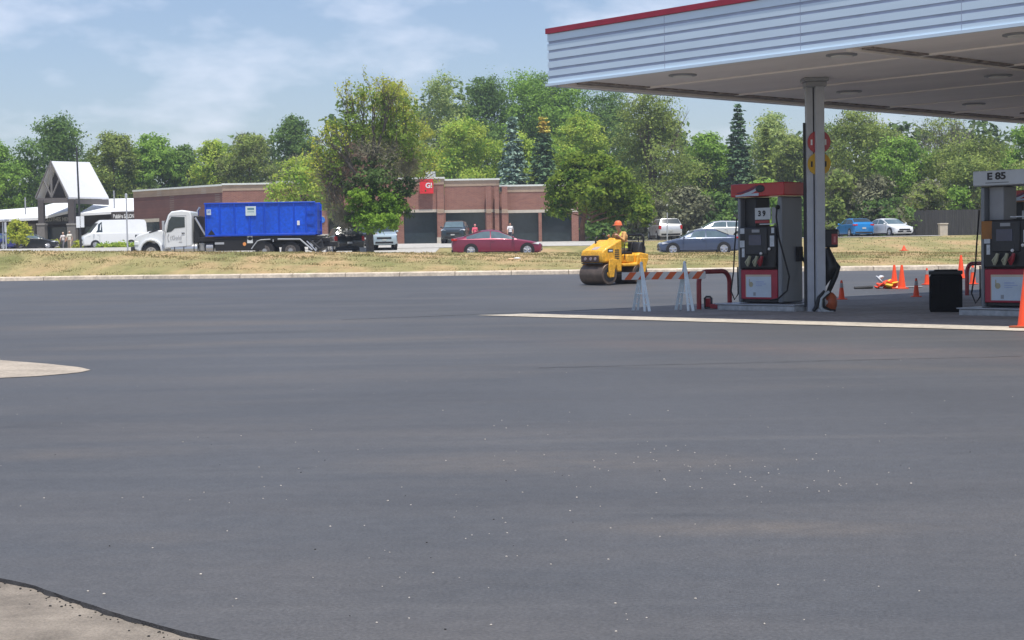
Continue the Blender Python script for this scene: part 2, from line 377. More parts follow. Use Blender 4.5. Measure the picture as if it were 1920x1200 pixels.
def build_asphalt():
    V = []; Fs = []; nx = len(fr)
    for y in ya:
        x0 = edge_x(y)+(wob[round(float(y), 3)] if y < 9 else 0)
        X = x0+(70-x0)*fr
        yy = np.minimum(np.full(nx, y), Yc(X)-.02)
        Z = g(X, yy)+0*X
        for a, b, c in zip(X, yy, Z): V.append((a, b, c))
    for r in range(len(ya)-1):
        for c in range(nx-1):
            a = r*nx+c; Fs.append((a, a+1, a+nx+1, a+nx))
    # the thickness of the new mat, seen along its cut edge
    b0 = len(V)
    for r in range(len(ya)):
        x, y, z = V[r*nx]; e = .004+abs(float(rng0.normal()))*.009; V.append((x-e, y-e*.6, z-.017))
    for r in range(len(ya)-1): Fs.append((b0+r, r*nx, (r+1)*nx, b0+r+1))
    me = bpy.data.meshes.new('asphalt'); me.from_pydata(V, [], Fs); me.materials.append(m_asph); me.materials.append(m_edge)
    for i in range(len(Fs)-(len(ya)-1), len(Fs)): me.polygons[i].material_index = 1
    me.validate(); o = bpy.data.objects.new('asphalt', me); COL.objects.link(o); return struct(o)
m_edge = mat('asphalt_cut_edge', (.022, .022, .024), .95, var=.4, scale=30, bump=.6)
build_asphalt()
# concrete sheets
m_apron = mat('worn_concrete', (.25, .215, .175), .95, var=.30, scale=4.5, bump=.8, bscale=120, fine=110)
struct(sheet('walkway', np.linspace(-12, 4, 30), np.linspace(1, 14, 26), lambda X, Y: X*0-.013, m_apron))
def poly(name, pts, mt, dz=.008, sub=1):
    me = bpy.data.meshes.new(name); me.from_pydata([(p[0], p[1], (p[2] if len(p) > 2 else 0)+dz) for p in pts], [], [tuple(range(len(pts)))])
    me.materials.append(mt); o = bpy.data.objects.new(name, me); COL.objects.link(o); return struct(o)
pts = [gp(*q) for q in ((-260, 716), (0, 709.5), (70, 706), (125, 701.5), (150, 699), (170, 694.5), (150, 689.5), (90, 683), (0, 676), (-260, 655))]
poly('concrete_slab', [(p.x, p.y, 0) for p in pts], mat('slab_concrete', (.36, .31, .25), .95, var=.3, scale=1.2, fine=20), .006)

# station frame: x along the front of the canopy, y back from it
CX, CY = 0.70, 31.88
RZ = math.atan2(-.742, .67)
def S(u, v, z=0.0): return Vector((CX+.67*u+.742*v, CY-.742*u+.67*v, z))
PADV = -.53
m_pad = mat('pad_concrete', (.27, .245, .225), .9, var=.25, scale=.7, fine=8, bump=.2)
m_padlit = mat('pad_concrete_sunlit', (.44, .395, .325), .9, var=.25, scale=1.8, fine=15)  # paler copy of the pad concrete, sunlight on the front strip put into its colour
pp = [S(-1.25, PADV), S(26, PADV), S(26, 30), S(9, 30), S(-1.0, 14.0)]
poly('concrete_pad', [(p.x, p.y, 0) for p in pp], m_pad, .006)
pp = [S(-1.45, PADV-.06), S(26, PADV-.06), S(26, PADV+.95), S(-1.0, PADV+.95)]
poly('concrete_pad_sunlit', [(p.x, p.y, 0) for p in pp], m_padlit, .011)
# kerb along the far side of the asphalt
def kerb():
    mb = MB(); xs = np.arange(-60, 62, 2.4)
    for i in range(len(xs)-1):
        a, b = xs[i]+.012, xs[i+1]-.012; P = []
        jog = rng0.normal()*.015
        for x in (a, b):
            y = float(Yc(x)); z = G(x, float(Yc(x))-.05)
            P.append([(x, y-.02+jog, z-.02), (x, y+.02+jog, z+.14), (x, y+.45, z+.19), (x, y+.47, z)])
        vs = P[0]+P[1]; mb.add(vs, [(0, 4, 5, 1), (1, 5, 6, 2), (2, 6, 7, 3), (0, 1, 2, 3), (7, 6, 5, 4)])
    return struct(mb.build('kerb', m_kerb, smooth=False))
m_kerb = mat('kerb_concrete', (.54, .46, .36), .9, var=.3, scale=1.5, fine=9, bump=.2)
kerb()
# road, car park
m_road = mat('road_surface', (.30, .285, .26), .9, var=.1, scale=.5, fine=6)
struct(sheet('road', np.arange(-70, 71, 2.5), np.linspace(85, 94, 8), lambda X, Y: g(X, Y)+.03, m_road))
m_lot = mat('car_park_surface', (.42, .405, .37), .9, var=.1, scale=.3, fine=4)
struct(sheet('car_park', np.arange(-70, 8.1, 1.25), np.arange(113, 149, 1.5), lambda X, Y: g(X, Y)+.03, m_lot))
struct(sheet('car_park_entry', np.arange(-70, -4, 1.25), np.arange(94.5, 113.1, 1.5), lambda X, Y: g(X, Y)+.028, m_lot))
struct(sheet('car_park_bay', np.arange(8, 34, 1.25), np.arange(122, 146, 1.5), lambda X, Y: g(X, Y)+.03, m_lot))

# grass blades
def leafquads(P, N, sz, asp=.55):
    """quads centred on P, normals about N"""
    n = len(P); r = np.random.default_rng(n)
    N = N/np.maximum(1e-6, np.linalg.norm(N, axis=1))[:, None]
    T = np.cross(N, r.normal(size=(n, 3))); T /= np.maximum(1e-6, np.linalg.norm(T, axis=1))[:, None]; B = np.cross(N, T)
    s = np.asarray(sz)[:, None]
    return np.stack([P-T*s, P-B*s*asp, P+T*s, P+B*s*asp], 1).reshape(-1, 3)
def raw_mesh(name, V, k, mt, parent=None):
    n = len(V)//k; me = bpy.data.meshes.new(name)
    me.vertices.add(len(V)); me.vertices.foreach_set('co', V.astype(np.float32).ravel())
    me.loops.add(n*k); me.loops.foreach_set('vertex_index', np.arange(n*k, dtype=np.int32))
    me.polygons.add(n); me.polygons.foreach_set('loop_start', np.arange(0, n*k, k, dtype=np.int32)); me.polygons.foreach_set('loop_total', np.full(n, k, dtype=np.int32))
    me.materials.append(mt); me.update(calc_edges=True)
    o = bpy.data.objects.new(name, me); COL.objects.link(o)
    if parent is not None: o.parent = parent
    return o
m_blade = leafmat('grass_blades', (.25, .25, .10), (.44, .35, .19), None, .5, .5)
def grass():
    r = np.random.default_rng(11); n = 70000
    X = r.uniform(-32, 32, n); t = r.random(n)**1.2
    Y = Yc(X)+.55+t*(84.8-Yc(X)-.55)
    n2 = 2500; X = np.append(X, r.uniform(8.5, 42, n2)); Y = np.append(Y, 94.5+r.random(n2)*27)
    cl = np.sin(X*1.7+np.sin(Y*2.3)*2)*np.sin(Y*1.3+X*.4); N_ = len(X)
    h = (.03+.05*r.random(N_))*(1+.6*np.clip(cl, 0, 1)); a = r.random(N_)*math.pi; wd = .03+.03*r.random(N_)
    Z = g(X, Y); dx = np.cos(a)*wd; dy = np.sin(a)*wd
    lx = r.normal(size=N_)*.04; ly = r.normal(size=N_)*.04
    V = np.stack([np.stack([X-dx, Y-dy, Z-.01], 1), np.stack([X+dx, Y+dy, Z-.01], 1), np.stack([X+lx, Y+ly, Z+h], 1)], 1).reshape(-1, 3)
    o = raw_mesh('grass', V, 3, m_blade)
    tag(o, 'dry yellow and green turf on the verge between kerb and road', 'grass', kind='stuff')
grass()
# stray pale chips on the asphalt
def chips():
    r = np.random.default_rng(5); mb = MB()
    sp = [(r.uniform(0, 1920), r.uniform(640, 1195)) for _ in range(120)]
    sp += [(r.normal(1350, 170), r.normal(885, 32)) for _ in range(70)]
    sp += [(r.normal(700, 300), r.normal(900, 110)) for _ in range(60)]
    for _ in range(70):
        yy = r.uniform(5.35, 6.7); q = Vector((edge_x(yy)-abs(r.normal(0, .06)), yy-.01, 0)); s = r.uniform(.002, .006)
        mb.ell((q.x, q.y, -.011), (s, s*.8, s*.6), 6, 4, 1)
    for px, py in sp:
        if py < 640 or py > 1198: continue
        p = onz(px, py, 0)
        if edge_x(p.y)+.1 > p.x: continue
        s = r.uniform(.0028, .0062); k = MB
        M = Matrix.Translation((p.x, p.y, s*.3)) @ Matrix.Rotation(r.uniform(0, 6), 4, 'Z') @ Matrix.Diagonal((1, r.uniform(.5, 1), .5, 1))
        mb.ell((0, 0, 0), s, 6, 4, 1 if r.random() < .12 else 0, M)
    o = mb.build('gravel', [mat('pale_stone', (.52, .47, .41), .8, var=.3), mat('dark_stone', (.02, .02, .02), .8)])
    tag(o, 'scattered pale stone chips lying on the fresh asphalt', 'gravel', kind='stuff')
chips()
def joint(name, p0, p1, w_, mt, n=40):
    a = onz(*p0, 0); b_ = onz(*p1, 0); d = (b_-a); nrm = Vector((-d.y, d.x, 0)).normalized(); r = random.Random(name); V = []
    for k in range(n+1):
        q = a+d*(k/n)+nrm*r.uniform(-.02, .02); ww = w_*r.uniform(.4, 1); V += [(q.x-nrm.x*ww, q.y-nrm.y*ww, .006), (q.x+nrm.x*ww, q.y+nrm.y*ww, .006)]
    me = bpy.data.meshes.new(name); me.from_pydata(V, [], [(2*k, 2*k+2, 2*k+3, 2*k+1) for k in range(n)]); me.materials.append(mt); o = bpy.data.objects.new(name, me); COL.objects.link(o); struct(o)
joint('asphalt_joint', (1010, 690), (1916, 668), .02, mat('joint_dark', (.068, .07, .074), .9, var=.4, scale=6))
joint('asphalt_joint', (640, 600), (1180, 578), .05, bpy.data.materials['joint_dark'])

# ------------------------------------------------------------------ canopy
def canopy():
    H = 4.60
    t = thing('station_canopy', 'flat petrol station canopy with ribbed pale fascia and red top stripe', 'canopy', S(.09, .08), RZ)
    LU, LV = 24.0, 27.0
    m_f = mat('fascia_panel', (.66, .79, .90), .45, var=.04, scale=.6, stretch=(1, 1, 6))
    m_gr = mat('fascia_groove', (.40, .45, .58), .6)
    m_rs = mat('fascia_red', (.36, .018, .045), .45, var=.12)
    m_sof = mat('soffit_metal', (.90, .84, .80), .6, var=.07, scale=.5, stretch=(.5, 2, 1))
    m_dirt = mat('stained_gutter', (.30, .26, .235), .9, var=.75, scale=5)
    cuts = [0, .14, .30, .475, .65, .825, 1.016]
    for nm, (ax) in (('front', 0), ('side', 1)):
        mb = MB(); gb = MB(); rb = MB()
        zz = H-.02
        L = LU if ax == 0 else LV
        def strip(b, z0, z1, d0, d1):
            if ax == 0: b.box(-d1, L, -d1, -d0, z0, z1)
            else: b.box(-d1, -d0, -d0 if False else .001, L, z0, z1)
        for i in range(6): strip(mb, zz+cuts[i]+.026, zz+cuts[i+1]-.026, 0, .022)
        strip(mb, zz-.03, zz+.022, 0, .06)
        strip(gb, zz+.022, zz+1.016, -.03, .004)
        strip(rb, zz+1.0, zz+1.105, 0, .05)
        f = mb.build('fascia_panel', m_f, t); gb.build('fascia_groove', m_gr, f); rb.build('red_band', m_rs, t)
    b = MB(); b.box(.03, LU, .03, LV, H+.02, H+.08); b.box(LU-.05, LU, 0.03, LV, H+.08, H+1.05); b.box(.03, LU-.06, LV-.05, LV, H+.08, H+1.05)
    b.box(.04, LU-.06, .04, LV-.06, H+.7, H+.76)
    b.build('soffit', m_sof, t, smooth=False)
    for k in range(1, 7):
        q = MB(); q.box(k*3.1-.005, k*3.1+.005, -.0245, -.0222, H+.005, H+.99); q.build('panel_joint', m_gr, t, smooth=False)
    # seams, gutters
    s = MB()
    for v in (2.3, 5.1, 7.9, 10.7, 13.5, 16.3, 19.1): s.box(.5, LU-.1, v-.05, v+.05, H-.012, H+.019)
    for u in (6.9, 12.6): s.box(u-.07, u+.07, .4, LV-.2, H-.04, H+.019)
    s.box(.04, .25, .2, LV-.1, H-.05, H+.018)
    s.build('soffit_seam', m_sof, t, smooth=False)
    d = MB(); d.box(.26, .62, .5, LV-.1, H-.006, H+.019); d.box(7.0, 7.22, .6, 14, H-.008, H+.019); d.box(1.4, 12, 15.2, 15.5, H-.008, H+.019)
    d.build('stained_gutter', m_dirt, t, smooth=False)
    ml = mat('lamp_cover', (.75, .73, .68), .3)
    M_inv = Matrix.Translation(S(.09, .08)) @ Matrix.Rotation(RZ, 4, 'Z'); M_inv.invert()
    for px, py in ((1280, 142), (1578, 104), (1592, 173), (1872, 143), (1826, 196), (1912, 66)):
        p = M_inv @ onz(px, py, H)
        q = MB(); q.lathe([(.27, .0), (.27, -.022), (.22, -.03)], 24, (p.x, p.y, H+.019))
        L = q.build('ceiling_light', m_gray, t)
        q = MB(); q.lathe([(.19, 0), (.18, -.012), (.10, -.02), (.02, -.022)], 20, (p.x, p.y, H-.012)); q.build('lamp_cover', ml, L)
    return t
canopy()

def column():
    t = thing('canopy_column', 'tall grey steel canopy column with round red and yellow signs', 'column', S(3.62, 3.95), RZ-R(-48)*0)
    H = 4.6
    F = Matrix.Rotation(-RZ, 4, 'Z')    # undo the frame
    mc = mat('column_paint', (.46, .48, .52), .5, var=.1)
    a = MB(); a.box(-.165, -.035, -.04, .14, 0, H-.06, M=F); a.box(-.034, -.012, .0, .10, 0, H-.06, 1, M=F); a.box(-.011, .155, -.22, .08, 0, H-.06, M=F)
    a.build('steel_post', [mc, m_dark], t, bevel=.006)
    c = MB(); c.box(-.24, .24, -.26, .2, H-.058, H+.015, M=F); c.box(-.2, .2, -.24, .17, H-.16, H-.06, M=F); c.build('cap_plate', m_gray, t, bevel=.01)
    p = MB(); p.box(-.22, -.175, .02, .07, .1, 3.75, M=F); p.build('drain_pipe', m_dark, t)
    for nm, z, mt in (('red_sign_disc', 3.36, m_red), ('yellow_sign_disc', 2.93, mat('yellow_sign', (.62, .36, .01), .4, var=.1))):
        q = MB(); q.cyl((.075, -.075, z), (.075, -.045, z), .228, n=30, M=F); d = q.build(nm, mt, t, bevel=.004)
        for dx in (-.145, .13):
            mk = MB(); mk.box(.075+dx-.022, .075+dx+.012, -.0795, -.0755, z-.06, z+.05, M=F); mk.build('sign_mark', m_white if nm[0] == 'r' else m_dark, d)
    return t
column()

# ------------------------------------------------------------------ pumps
def swoosh(mb, x0, x1, z0, z1, y, mi):
    n = 12; top = []; bot = []
    for i in range(n+1):
        a = i/n; x = x0+(x1-x0)*a; top.append((x, z0+(z1-z0)*(a**1.6))); bot.append((x, z0+(z1-z0)*(a**2.6)*.75-.02))
    mb.prism(top+bot[::-1], y-.004, y, 'y', mi)
def pump(u, v, label, ethanol=False, grp='fuel pumps under the canopy'):
    t = thing('fuel_pump', label, 'fuel pump', S(u, v), RZ, grp)
    W, D, B = 1.1, .62, .14
    mg = mat('pump_cladding', (.20, .215, .235), .42, metal=.2, var=.07, scale=1)
    b = MB(); b.box(-.04, W+.04, .03, D+.12, 0, B+.02); b.build('plinth', m_dark, t, bevel=.01)
    b = MB(); b.box(0, W-.0, .05, D-.0, B+.03, 1.66); b.build('cabinet', m_dark, t, bevel=.02)
    # side claddings: rounded grey columns either side, up to the top sign
    for x0, x1 in ((-.03, .05), (W-.10, W+.02)):
        b = MB(); b.box(x0, x1, -.02, D+.04, B+.03, 2.32); b.build('side_column', mg, t, bevel=.035, seg=4)
    b = MB(); b.box(.06, .36, .12, D-.06, 1.67, 2.32); b.build('upper_column', m_gray if ethanol else m_dark, t, bevel=.02)
    # valance
    b = MB(); b.box(-.12, W+.16, -.12, D+.1, 2.33, 2.60)
    vl = b.build('top_sign', mat('ethanol_sign', (.50, .54, .58), .4, var=.05) if ethanol else m_red, t, bevel=.02)
    if ethanol:
        text('lettering', 'E 85', .17, m_black, vl, (.36, -.124, 2.49), bold=.006, sx=1.25)
        q = MB(); q.box(.14, .60, -.124, -.119, 2.375, 2.385); q.build('underline', m_black, vl)
    else:
        q = MB(); swoosh(q, .02, .62, 2.36, 2.55, -.121, 0); q.prism([(.02, 2.345), (.62, 2.345), (.62, 2.40), (.02, 2.37)], -.127, -.1225, 'y', 0)
        q.build('wave_emblem', mat('emblem_pale', (.48, .58, .68), .4), vl)
        q = MB(); swoosh(q, .05, .56, 2.42, 2.56, -.128, 0); q.build('emblem_stripe', mat('emblem_purple', (.16, .015, .06), .4), vl)
        q = MB(); q.ell((.66, -.125, 2.485), (.12, .02, .075)); q.build('dark_cover', m_dark, vl)
    # price placard
    if not ethanol:
        b = MB(); b.box(.42, .82, .0, .02, 1.86, 2.10); pc = b.build('price_placard', mat('placard', (.50, .53, .55), .4), t)
        text('lettering', '3 9', .15, m_black, pc, (.60, -.003, 1.98), bold=.006)
        b = MB(); b.box(.42, .78, .005, .03, 1.79, 1.845); b.build('placard_base', m_redp, pc)
        b = MB(); b.box(.84, .99, .02, .035, 1.78, 2.10); b.build('side_placard', m_gray, t)
    # black dispenser head
    b = MB(); b.box(.06, 1.0, -.07, .04, .86, 1.72); hd = b.build('dispenser_head', m_black, t, bevel=.03)
    b = MB(); b.box(.24, .80, -.10, -.05, 1.14, 1.70); b.build('display_bezel', m_dark, hd, bevel=.03)
    b = MB(); b.box(.34, .66, -.108, -.101, 1.34, 1.55); b.build('screen', mat('screen', (.07, .08, .13), .15), hd)
    b = MB(); b.box(.42, .62, -.108, -.101, 1.60, 1.66); b.build('display_label', m_gray, hd)
    ms = mat('sticker', (.52, .56, .60), .5, var=.15, scale=20)
    for x0, x1, z0, z1 in ((.09, .20, 1.58, 1.69), (.08, .20, 1.30, 1.44), (.13, .20, 1.10, 1.28), (.86, .97, 1.31, 1.53), (.90, .97, 1.58, 1.69), (.60, .97, 1.755, 1.775)):
        b = MB(); b.box(x0, x1, -.077, -.071, z0, z1); b.build('sticker', ms, hd)
    if ethanol:
        b = MB(); b.box(.03, .24, -.079, -.072, 1.38, 1.70); b.build('amber_panel', mat('amber_panel', (.30, .12, .02), .5, var=.3), hd)
    # keypad / nozzle bays with nozzles
    b = MB(); b.box(.30, .70, -.106, -.101, 1.20, 1.30); b.build('keypad', m_dark, hd)
    mn = mat('nozzle_grip', (.40, .40, .28), .45, var=.2); mn2 = m_redp
    for i, (x, mm) in enumerate(((.36, mn), (.55, mn), (.68, mn2))):
        b = MB(); b.tube([(x-.04, -.13, .92), (x, -.15, 1.0), (x+.03, -.14, 1.12)], [.025, .04, .03], 8); b.tube([(x-.03, -.16, .93), (x-.05, -.19, 1.0), (x+.01, -.17, 1.08)], .012, 6)
        b.build('nozzle', mm, hd)
    for q in ((.68, -.14, 1.17), (.86, -.10, 1.26)): b = MB(); b.ell(q, .03); b.build('button', m_white, hd)
    # lower red door and poster
    b = MB(); b.box(.06, 1.0, -.03, .045, B+.10, .84); dr = b.build('lower_door', mat('pump_red', (.36, .02, .045), .4, var=.15), t, bevel=.015)
    b = MB(); b.box(.19, .85, -.037, -.031, .28, .74); ps = b.build('poster', mat('poster_paper', (.50, .58, .66), .35, var=.08), dr)
    b = MB(); b.box(.19, .85, -.039, -.0375, .70, .74); b.box(.19, .205, -.039, -.0375, .28, .70); b.build('poster_frame', mat('poster_border', (.55, .47, .36), .5), ps)
    q = MB(); q.cyl((.33, -.040, .54), (.33, -.0375, .54), .055, n=14); q.box(.28, .30, -.040, -.0375, .54, .65); q.build('poster_emblem', mat('print_gold', (.42, .38, .25), .5), ps)
    mbl = mat('print_blue', (.28, .36, .60), .5)
    for x0, x1, z0, z1 in ((.46, .66, .585, .60), (.46, .72, .545, .556), (.46, .62, .51, .52)):
        q = MB(); q.box(x0, x1, -.040, -.0375, z0, z1); q.build('printed_line', mbl, ps)
    q = MB(); q.box(.39, .45, -.040, -.0375, .31, .38); q.build('printed_mark', m_gray, ps)
    # hoses
    b = MB()
    b.tube([(W-.05, -.07, 2.14), (W-.02, -.14, 1.9), (W+.02, -.12, 1.5), (W+.12, -.08, 1.1), (W+.2, -.02, .7), (W+.16, -.04, .42), (W-.02, -.10, .26), (W-.22, -.10, .22)], .017, 8)
    b.build('hose', m_rub, t)
    b = MB(); b.tube([(-.06, .0, 1.9), (-.09, -.04, 1.3), (-.12, -.05, .8), (-.20, -.04, .4), (-.14, .0, .22), (-.06, .02, .34), (-.05, .0, .9)], .015, 8); b.build('hose', m_rub, t)
    b = MB(); b.tube([(W+.05, D*.9, 1.2), (W+.14, D*.95, .9), (W+.2, D, .5), (W+.1, D, .2)], .017, 8); b.box(W+.02, W+.08, D*.7, D*.95, 1.0, 1.3); b.build('rear_hose', m_rub, t)
    b = MB(); b.ell((W-.06, -.04, 2.1), (.05, .05, .045)); b.build('hose_swivel', m_black, t)
    return t
pump(1.81, 3.78, 'grey fuel pump with red top sign and price card beside the canopy column')
pump(7.46, 3.78, 'fuel pump with grey E 85 top sign beside the black bin', True)
pump(1.82, 14.1, 'far fuel pump with red top sign seen behind the E 85 pump')
def island(u0, u1, v0, v1, label):
    t = thing('pump_island', label, 'kerb island', S((u0+u1)/2, (v0+v1)/2), RZ, 'raised concrete pump islands')
    a = (u1-u0)/2; c = (v1-v0)/2
    b = MB(); b.box(-a, a, -c, c, .0, .12); b.build('concrete_base', mat('island_concrete', (.42, .43, .44), .8, var=.1, fine=9), t, bevel=.02)
    b = MB(); b.box(-a-.03, a+.03, -c-.03, c+.03, .121, .145); b.build('steel_edge', m_lgray, t, bevel=.008)
island(1.35, 3.35, 3.6, 4.75, 'raised concrete island under the pump beside the canopy column')
island(7.08, 9.4, 3.6, 4.75, 'raised concrete island under the E 85 pump')
island(1.35, 3.35, 13.9, 15.05, 'raised concrete island under the far fuel pump')
# ------------------------------------------------------------------ small station things
def hoop(u, v0, v1, label, h=.80, gadget=False):
    t = thing('guard_hoop', label, 'guard rail', S(u, (v0+v1)/2), RZ, 'red tube guard hoops at the island ends')
    c = (v1-v0)/2; r = .24; P = [(0, -c, 0), (0, -c, h-r)]
    for k in range(1, 7):
        a = math.pi/2*k/6; P.append((0, -c+r-r*math.cos(a), h-r+r*math.sin(a)))
    for k in range(0, 7):
        a = math.pi/2*k/6; P.append((0, c-r+r*math.sin(a), h-r+r*math.cos(a)))
    P.append((0, c, 0)); b = MB(); b.tube(P, .052, 14); b.build('bent_tube', m_redp, t)
    return t
hoop(.72, 3.75, 4.75, 'dark red bent tube guard hoop at the end of the nearer pump island')
hoop(1.0, 13.6, 14.5, 'dark red bent tube guard hoop by the far pump, right of the black bin')
def hose_clip():
    p = S(.85, 3.9); t = thing('wheel_chock', 'small red and black square fitting on the ground by the guard hoop', 'fitting', p, RZ)
    b = MB(); b.tube([(-.09, 0, .03), (-.10, 0, .24), (-.05, 0, .27), (.05, 0, .27), (.09, 0, .24), (.09, 0, .04), (-.09, 0, .03)], .022, 8); b.build('frame', m_dark, t)
    b = MB(); b.box(-.07, .07, -.02, .02, .05, .24); b.box(.08, .28, -.05, .05, .02, .12); b.build('red_block', m_redp, t, bevel=.015)
hose_clip()
def barricade():
    pc = gp(1245, 583); a = -0.12
    t = thing('road_barricade', 'white A-frame barricade with orange and white striped board', 'barricade', pc, a)
    mlp = mat('pale_plastic', (.72, .80, .83), .45, var=.1, scale=8)
    mst = mat('orange_stripe', (.62, .10, .015), .45, var=.1)
    L = 1.74; z0, z1 = .66, .82
    b = MB(); b.box(-L/2, L/2, -.045, -.02, z0, z1); bd = b.build('striped_board', mat('white_board', (.60, .60, .58), .5, var=.08), t, bevel=.006)
    b = MB(); n = 6; st = L/6.2
    for k in range(n):
        x = -L/2+.05+k*st; x1 = min(x+.14, L/2)
        b.prism([(x, z0+.003), (x1, z0+.003), (min(x1+.12, L/2), z1-.003), (min(x+.12, L/2), z1-.003)], -.0495, -.0455, 'y')
    b.build('orange_stripes', mst, bd)
    for x in (-.46, .44):
        b = MB()
        ap = Vector((x, 0, .98)); F = [Vector((x+.17, -.34, 0)), Vector((x-.20, .34, 0))]
        for k, f in enumerate(F):
            o = Vector((0.0, -.03 if k == 0 else .03, 0))
            d = (f-ap)
            for off in (-.0,):
                b.tube([ap+o, f], [.038, .042], 4)
            f2 = f+Vector((-.10 if k == 0 else .10, .0, 0)); 
            b.tube([ap+o*1.5+Vector((0, 0, -.12)), f2+Vector((0, 0, .0))], [.028, .034], 4)
            for q in (.42, .68, .84):
                m1 = ap.lerp(f, q); m2 = (ap+Vector((0, 0, -.12))).lerp(f2, q); b.tube([m1, m2], .018, 4)
        b.tube([ap.lerp(F[0], .62), ap.lerp(F[1], .62)], .016, 4)
        b.ell(ap+Vector((0, 0, .01)), (.035, .05, .05), 8, 6)
        b.build('a_frame_leg', mlp, t)
barricade()
def bin_():
    t = thing('trash_bin', 'black ribbed plastic trash bin beside the E 85 pump', 'trash bin', S(5.98, 4.9), RZ+.55)
    b = MB(); b.box(-.29, .29, -.26, .26, 0, .72); bd = b.build('bin_body', mat('bin_plastic', (.006, .006, .007), .75, var=.3, spec=.2), t, bevel=.03)
    b = MB()
    for k in range(7): b.box(-.26+.085*k, -.20+.085*k, -.264, -.2605, .05, .68); 
    for k in range(6): b.box(.292, .303, -.22+.085*k, -.18+.085*k, .05, .68); b.box(-.303, -.292, -.22+.085*k, -.18+.085*k, .05, .68)
    b.build('ribs', bpy.data.materials['bin_plastic'], bd, bevel=.002)
    b = MB(); b.box(-.31, .31, -.28, .28, .722, .79); b.box(-.22, .22, -.2, .2, .79, .815); b.build('lid', m_black, t, bevel=.03)
bin_()
def cone(p, h, label, base=.0, collar=False, wide=None, bd=None, grp='orange traffic cones'):
    t = thing('traffic_cone', label, 'traffic cone', p, random.random(), grp)
    rb = wide or h*.17; r1 = h*.035+.01
    b = MB(); b.lathe([(rb, .03), (rb*.93, .05), (r1, h-.02), (r1*.7, h)], 24); c = b.build('cone_body', m_orange, t)
    s = rb*1.35; q = MB(); q.box(-s, s, -s, s, 0, .03); q.build('cone_base', bd or m_orange, t, bevel=.012)
    if collar:
        z0, z1 = h*.62, h*.86; f = lambda z: rb*.93+(r1-rb*.93)*(z-.05)/(h-.07)+.004
        q = MB(); q.lathe([(f(z0), z0), (f(z1), z1)], 24); q.build('reflective_collar', mat('collar_grey', (.35, .33, .34), .4), c)
    return t
random.seed(4)
cone(gp(1578, 562), .47, 'small orange cone with grey collar just right of the canopy column', collar=True)
cone(gp(1718, 557), .47, 'small orange cone with grey collar left of the black bin', collar=True)
cone(gp(1738, 534), .52, 'small orange cone with grey collar further off behind the black bin', collar=True)
cone(gp(1677, 541), .70, 'tall orange cone standing in the safety vest pile, left of a pair')
cone(gp(1691, 541.5), .70, 'tall orange cone standing in the safety vest pile, right of a pair')
cone(gp(1802, 522), .78, 'tall orange cone beyond the bin, next to the far guard hoop')
cone(gp(1824, 533), .60, 'orange cone behind the E 85 pump, inside the far hoop', collar=True)
cone(onz(1926, 614, 0.012), .92, 'large orange cone cut off by the right edge of the photo', wide=.15, bd=mat('cone_base_rust', (.35, .08, .03), .7))
q = gp(1695, 470.5); c_ = cone(q, .35, 'tiny orange cone lying on the far grass beyond the road', wide=.16)
c_.location.z += .02
def vest_pile():
    p = gp(1662, 541); t = thing('safety_vest_pile', 'heap of orange and yellow safety vests beside two tall cones', 'clothing pile', p)
    r = random.Random(2); cols = [mat('vest_orange', (.85, .07, .02), .7, var=.2), mat('vest_yellow', (.8, .5, .05), .7, var=.2), mat('vest_pink', (.85, .55, .42), .6), mat('hat_white', (.6, .62, .66), .4)]
    for nm, mi, cx, cz, n in (('orange_cloth', 0, 0, .12, 16), ('yellow_cloth', 1, .12, .16, 6), ('reflective_trim', 2, .36, .06, 5), ('white_cloth', 3, -.16, .30, 2)):
        b = MB()
        for k in range(n):
            c = Vector((cx+r.uniform(-.34, .3)*(.8 if mi == 0 else .35), r.uniform(-.2, .2)-(.12 if mi else 0), max(.03, cz+r.uniform(-.08, .08)*(1 if mi else 1.3))))
            M = Matrix.Translation(c) @ Matrix.Rotation(r.uniform(-.9, .9), 4, 'Y') @ Matrix.Rotation(r.uniform(0, 3), 4, 'Z')
            b.ell((0, 0, 0), (r.uniform(.08, .18), r.uniform(.07, .12), r.uniform(.02, .06)), 9, 6, M=M)
        o = b.build(nm, cols[mi], t); o.data.transform(Matrix.Identity(4))
        d = o.modifiers.new('d', 'DISPLACE'); tx = bpy.data.textures.new('folds', 'CLOUDS'); tx.noise_scale = .07; d.texture = tx; d.strength = .05
    b = MB(); b.tube([(-.95, 0, .03), (-.4, .02, .05)], .045, 8); b.build('black_handle', m_dark, t)
    b = MB(); b.tube([(.3, .1, .04), (1.1, .15, .03)], .02, 6); b.build('grey_pole', m_gray, t)
vest_pile()
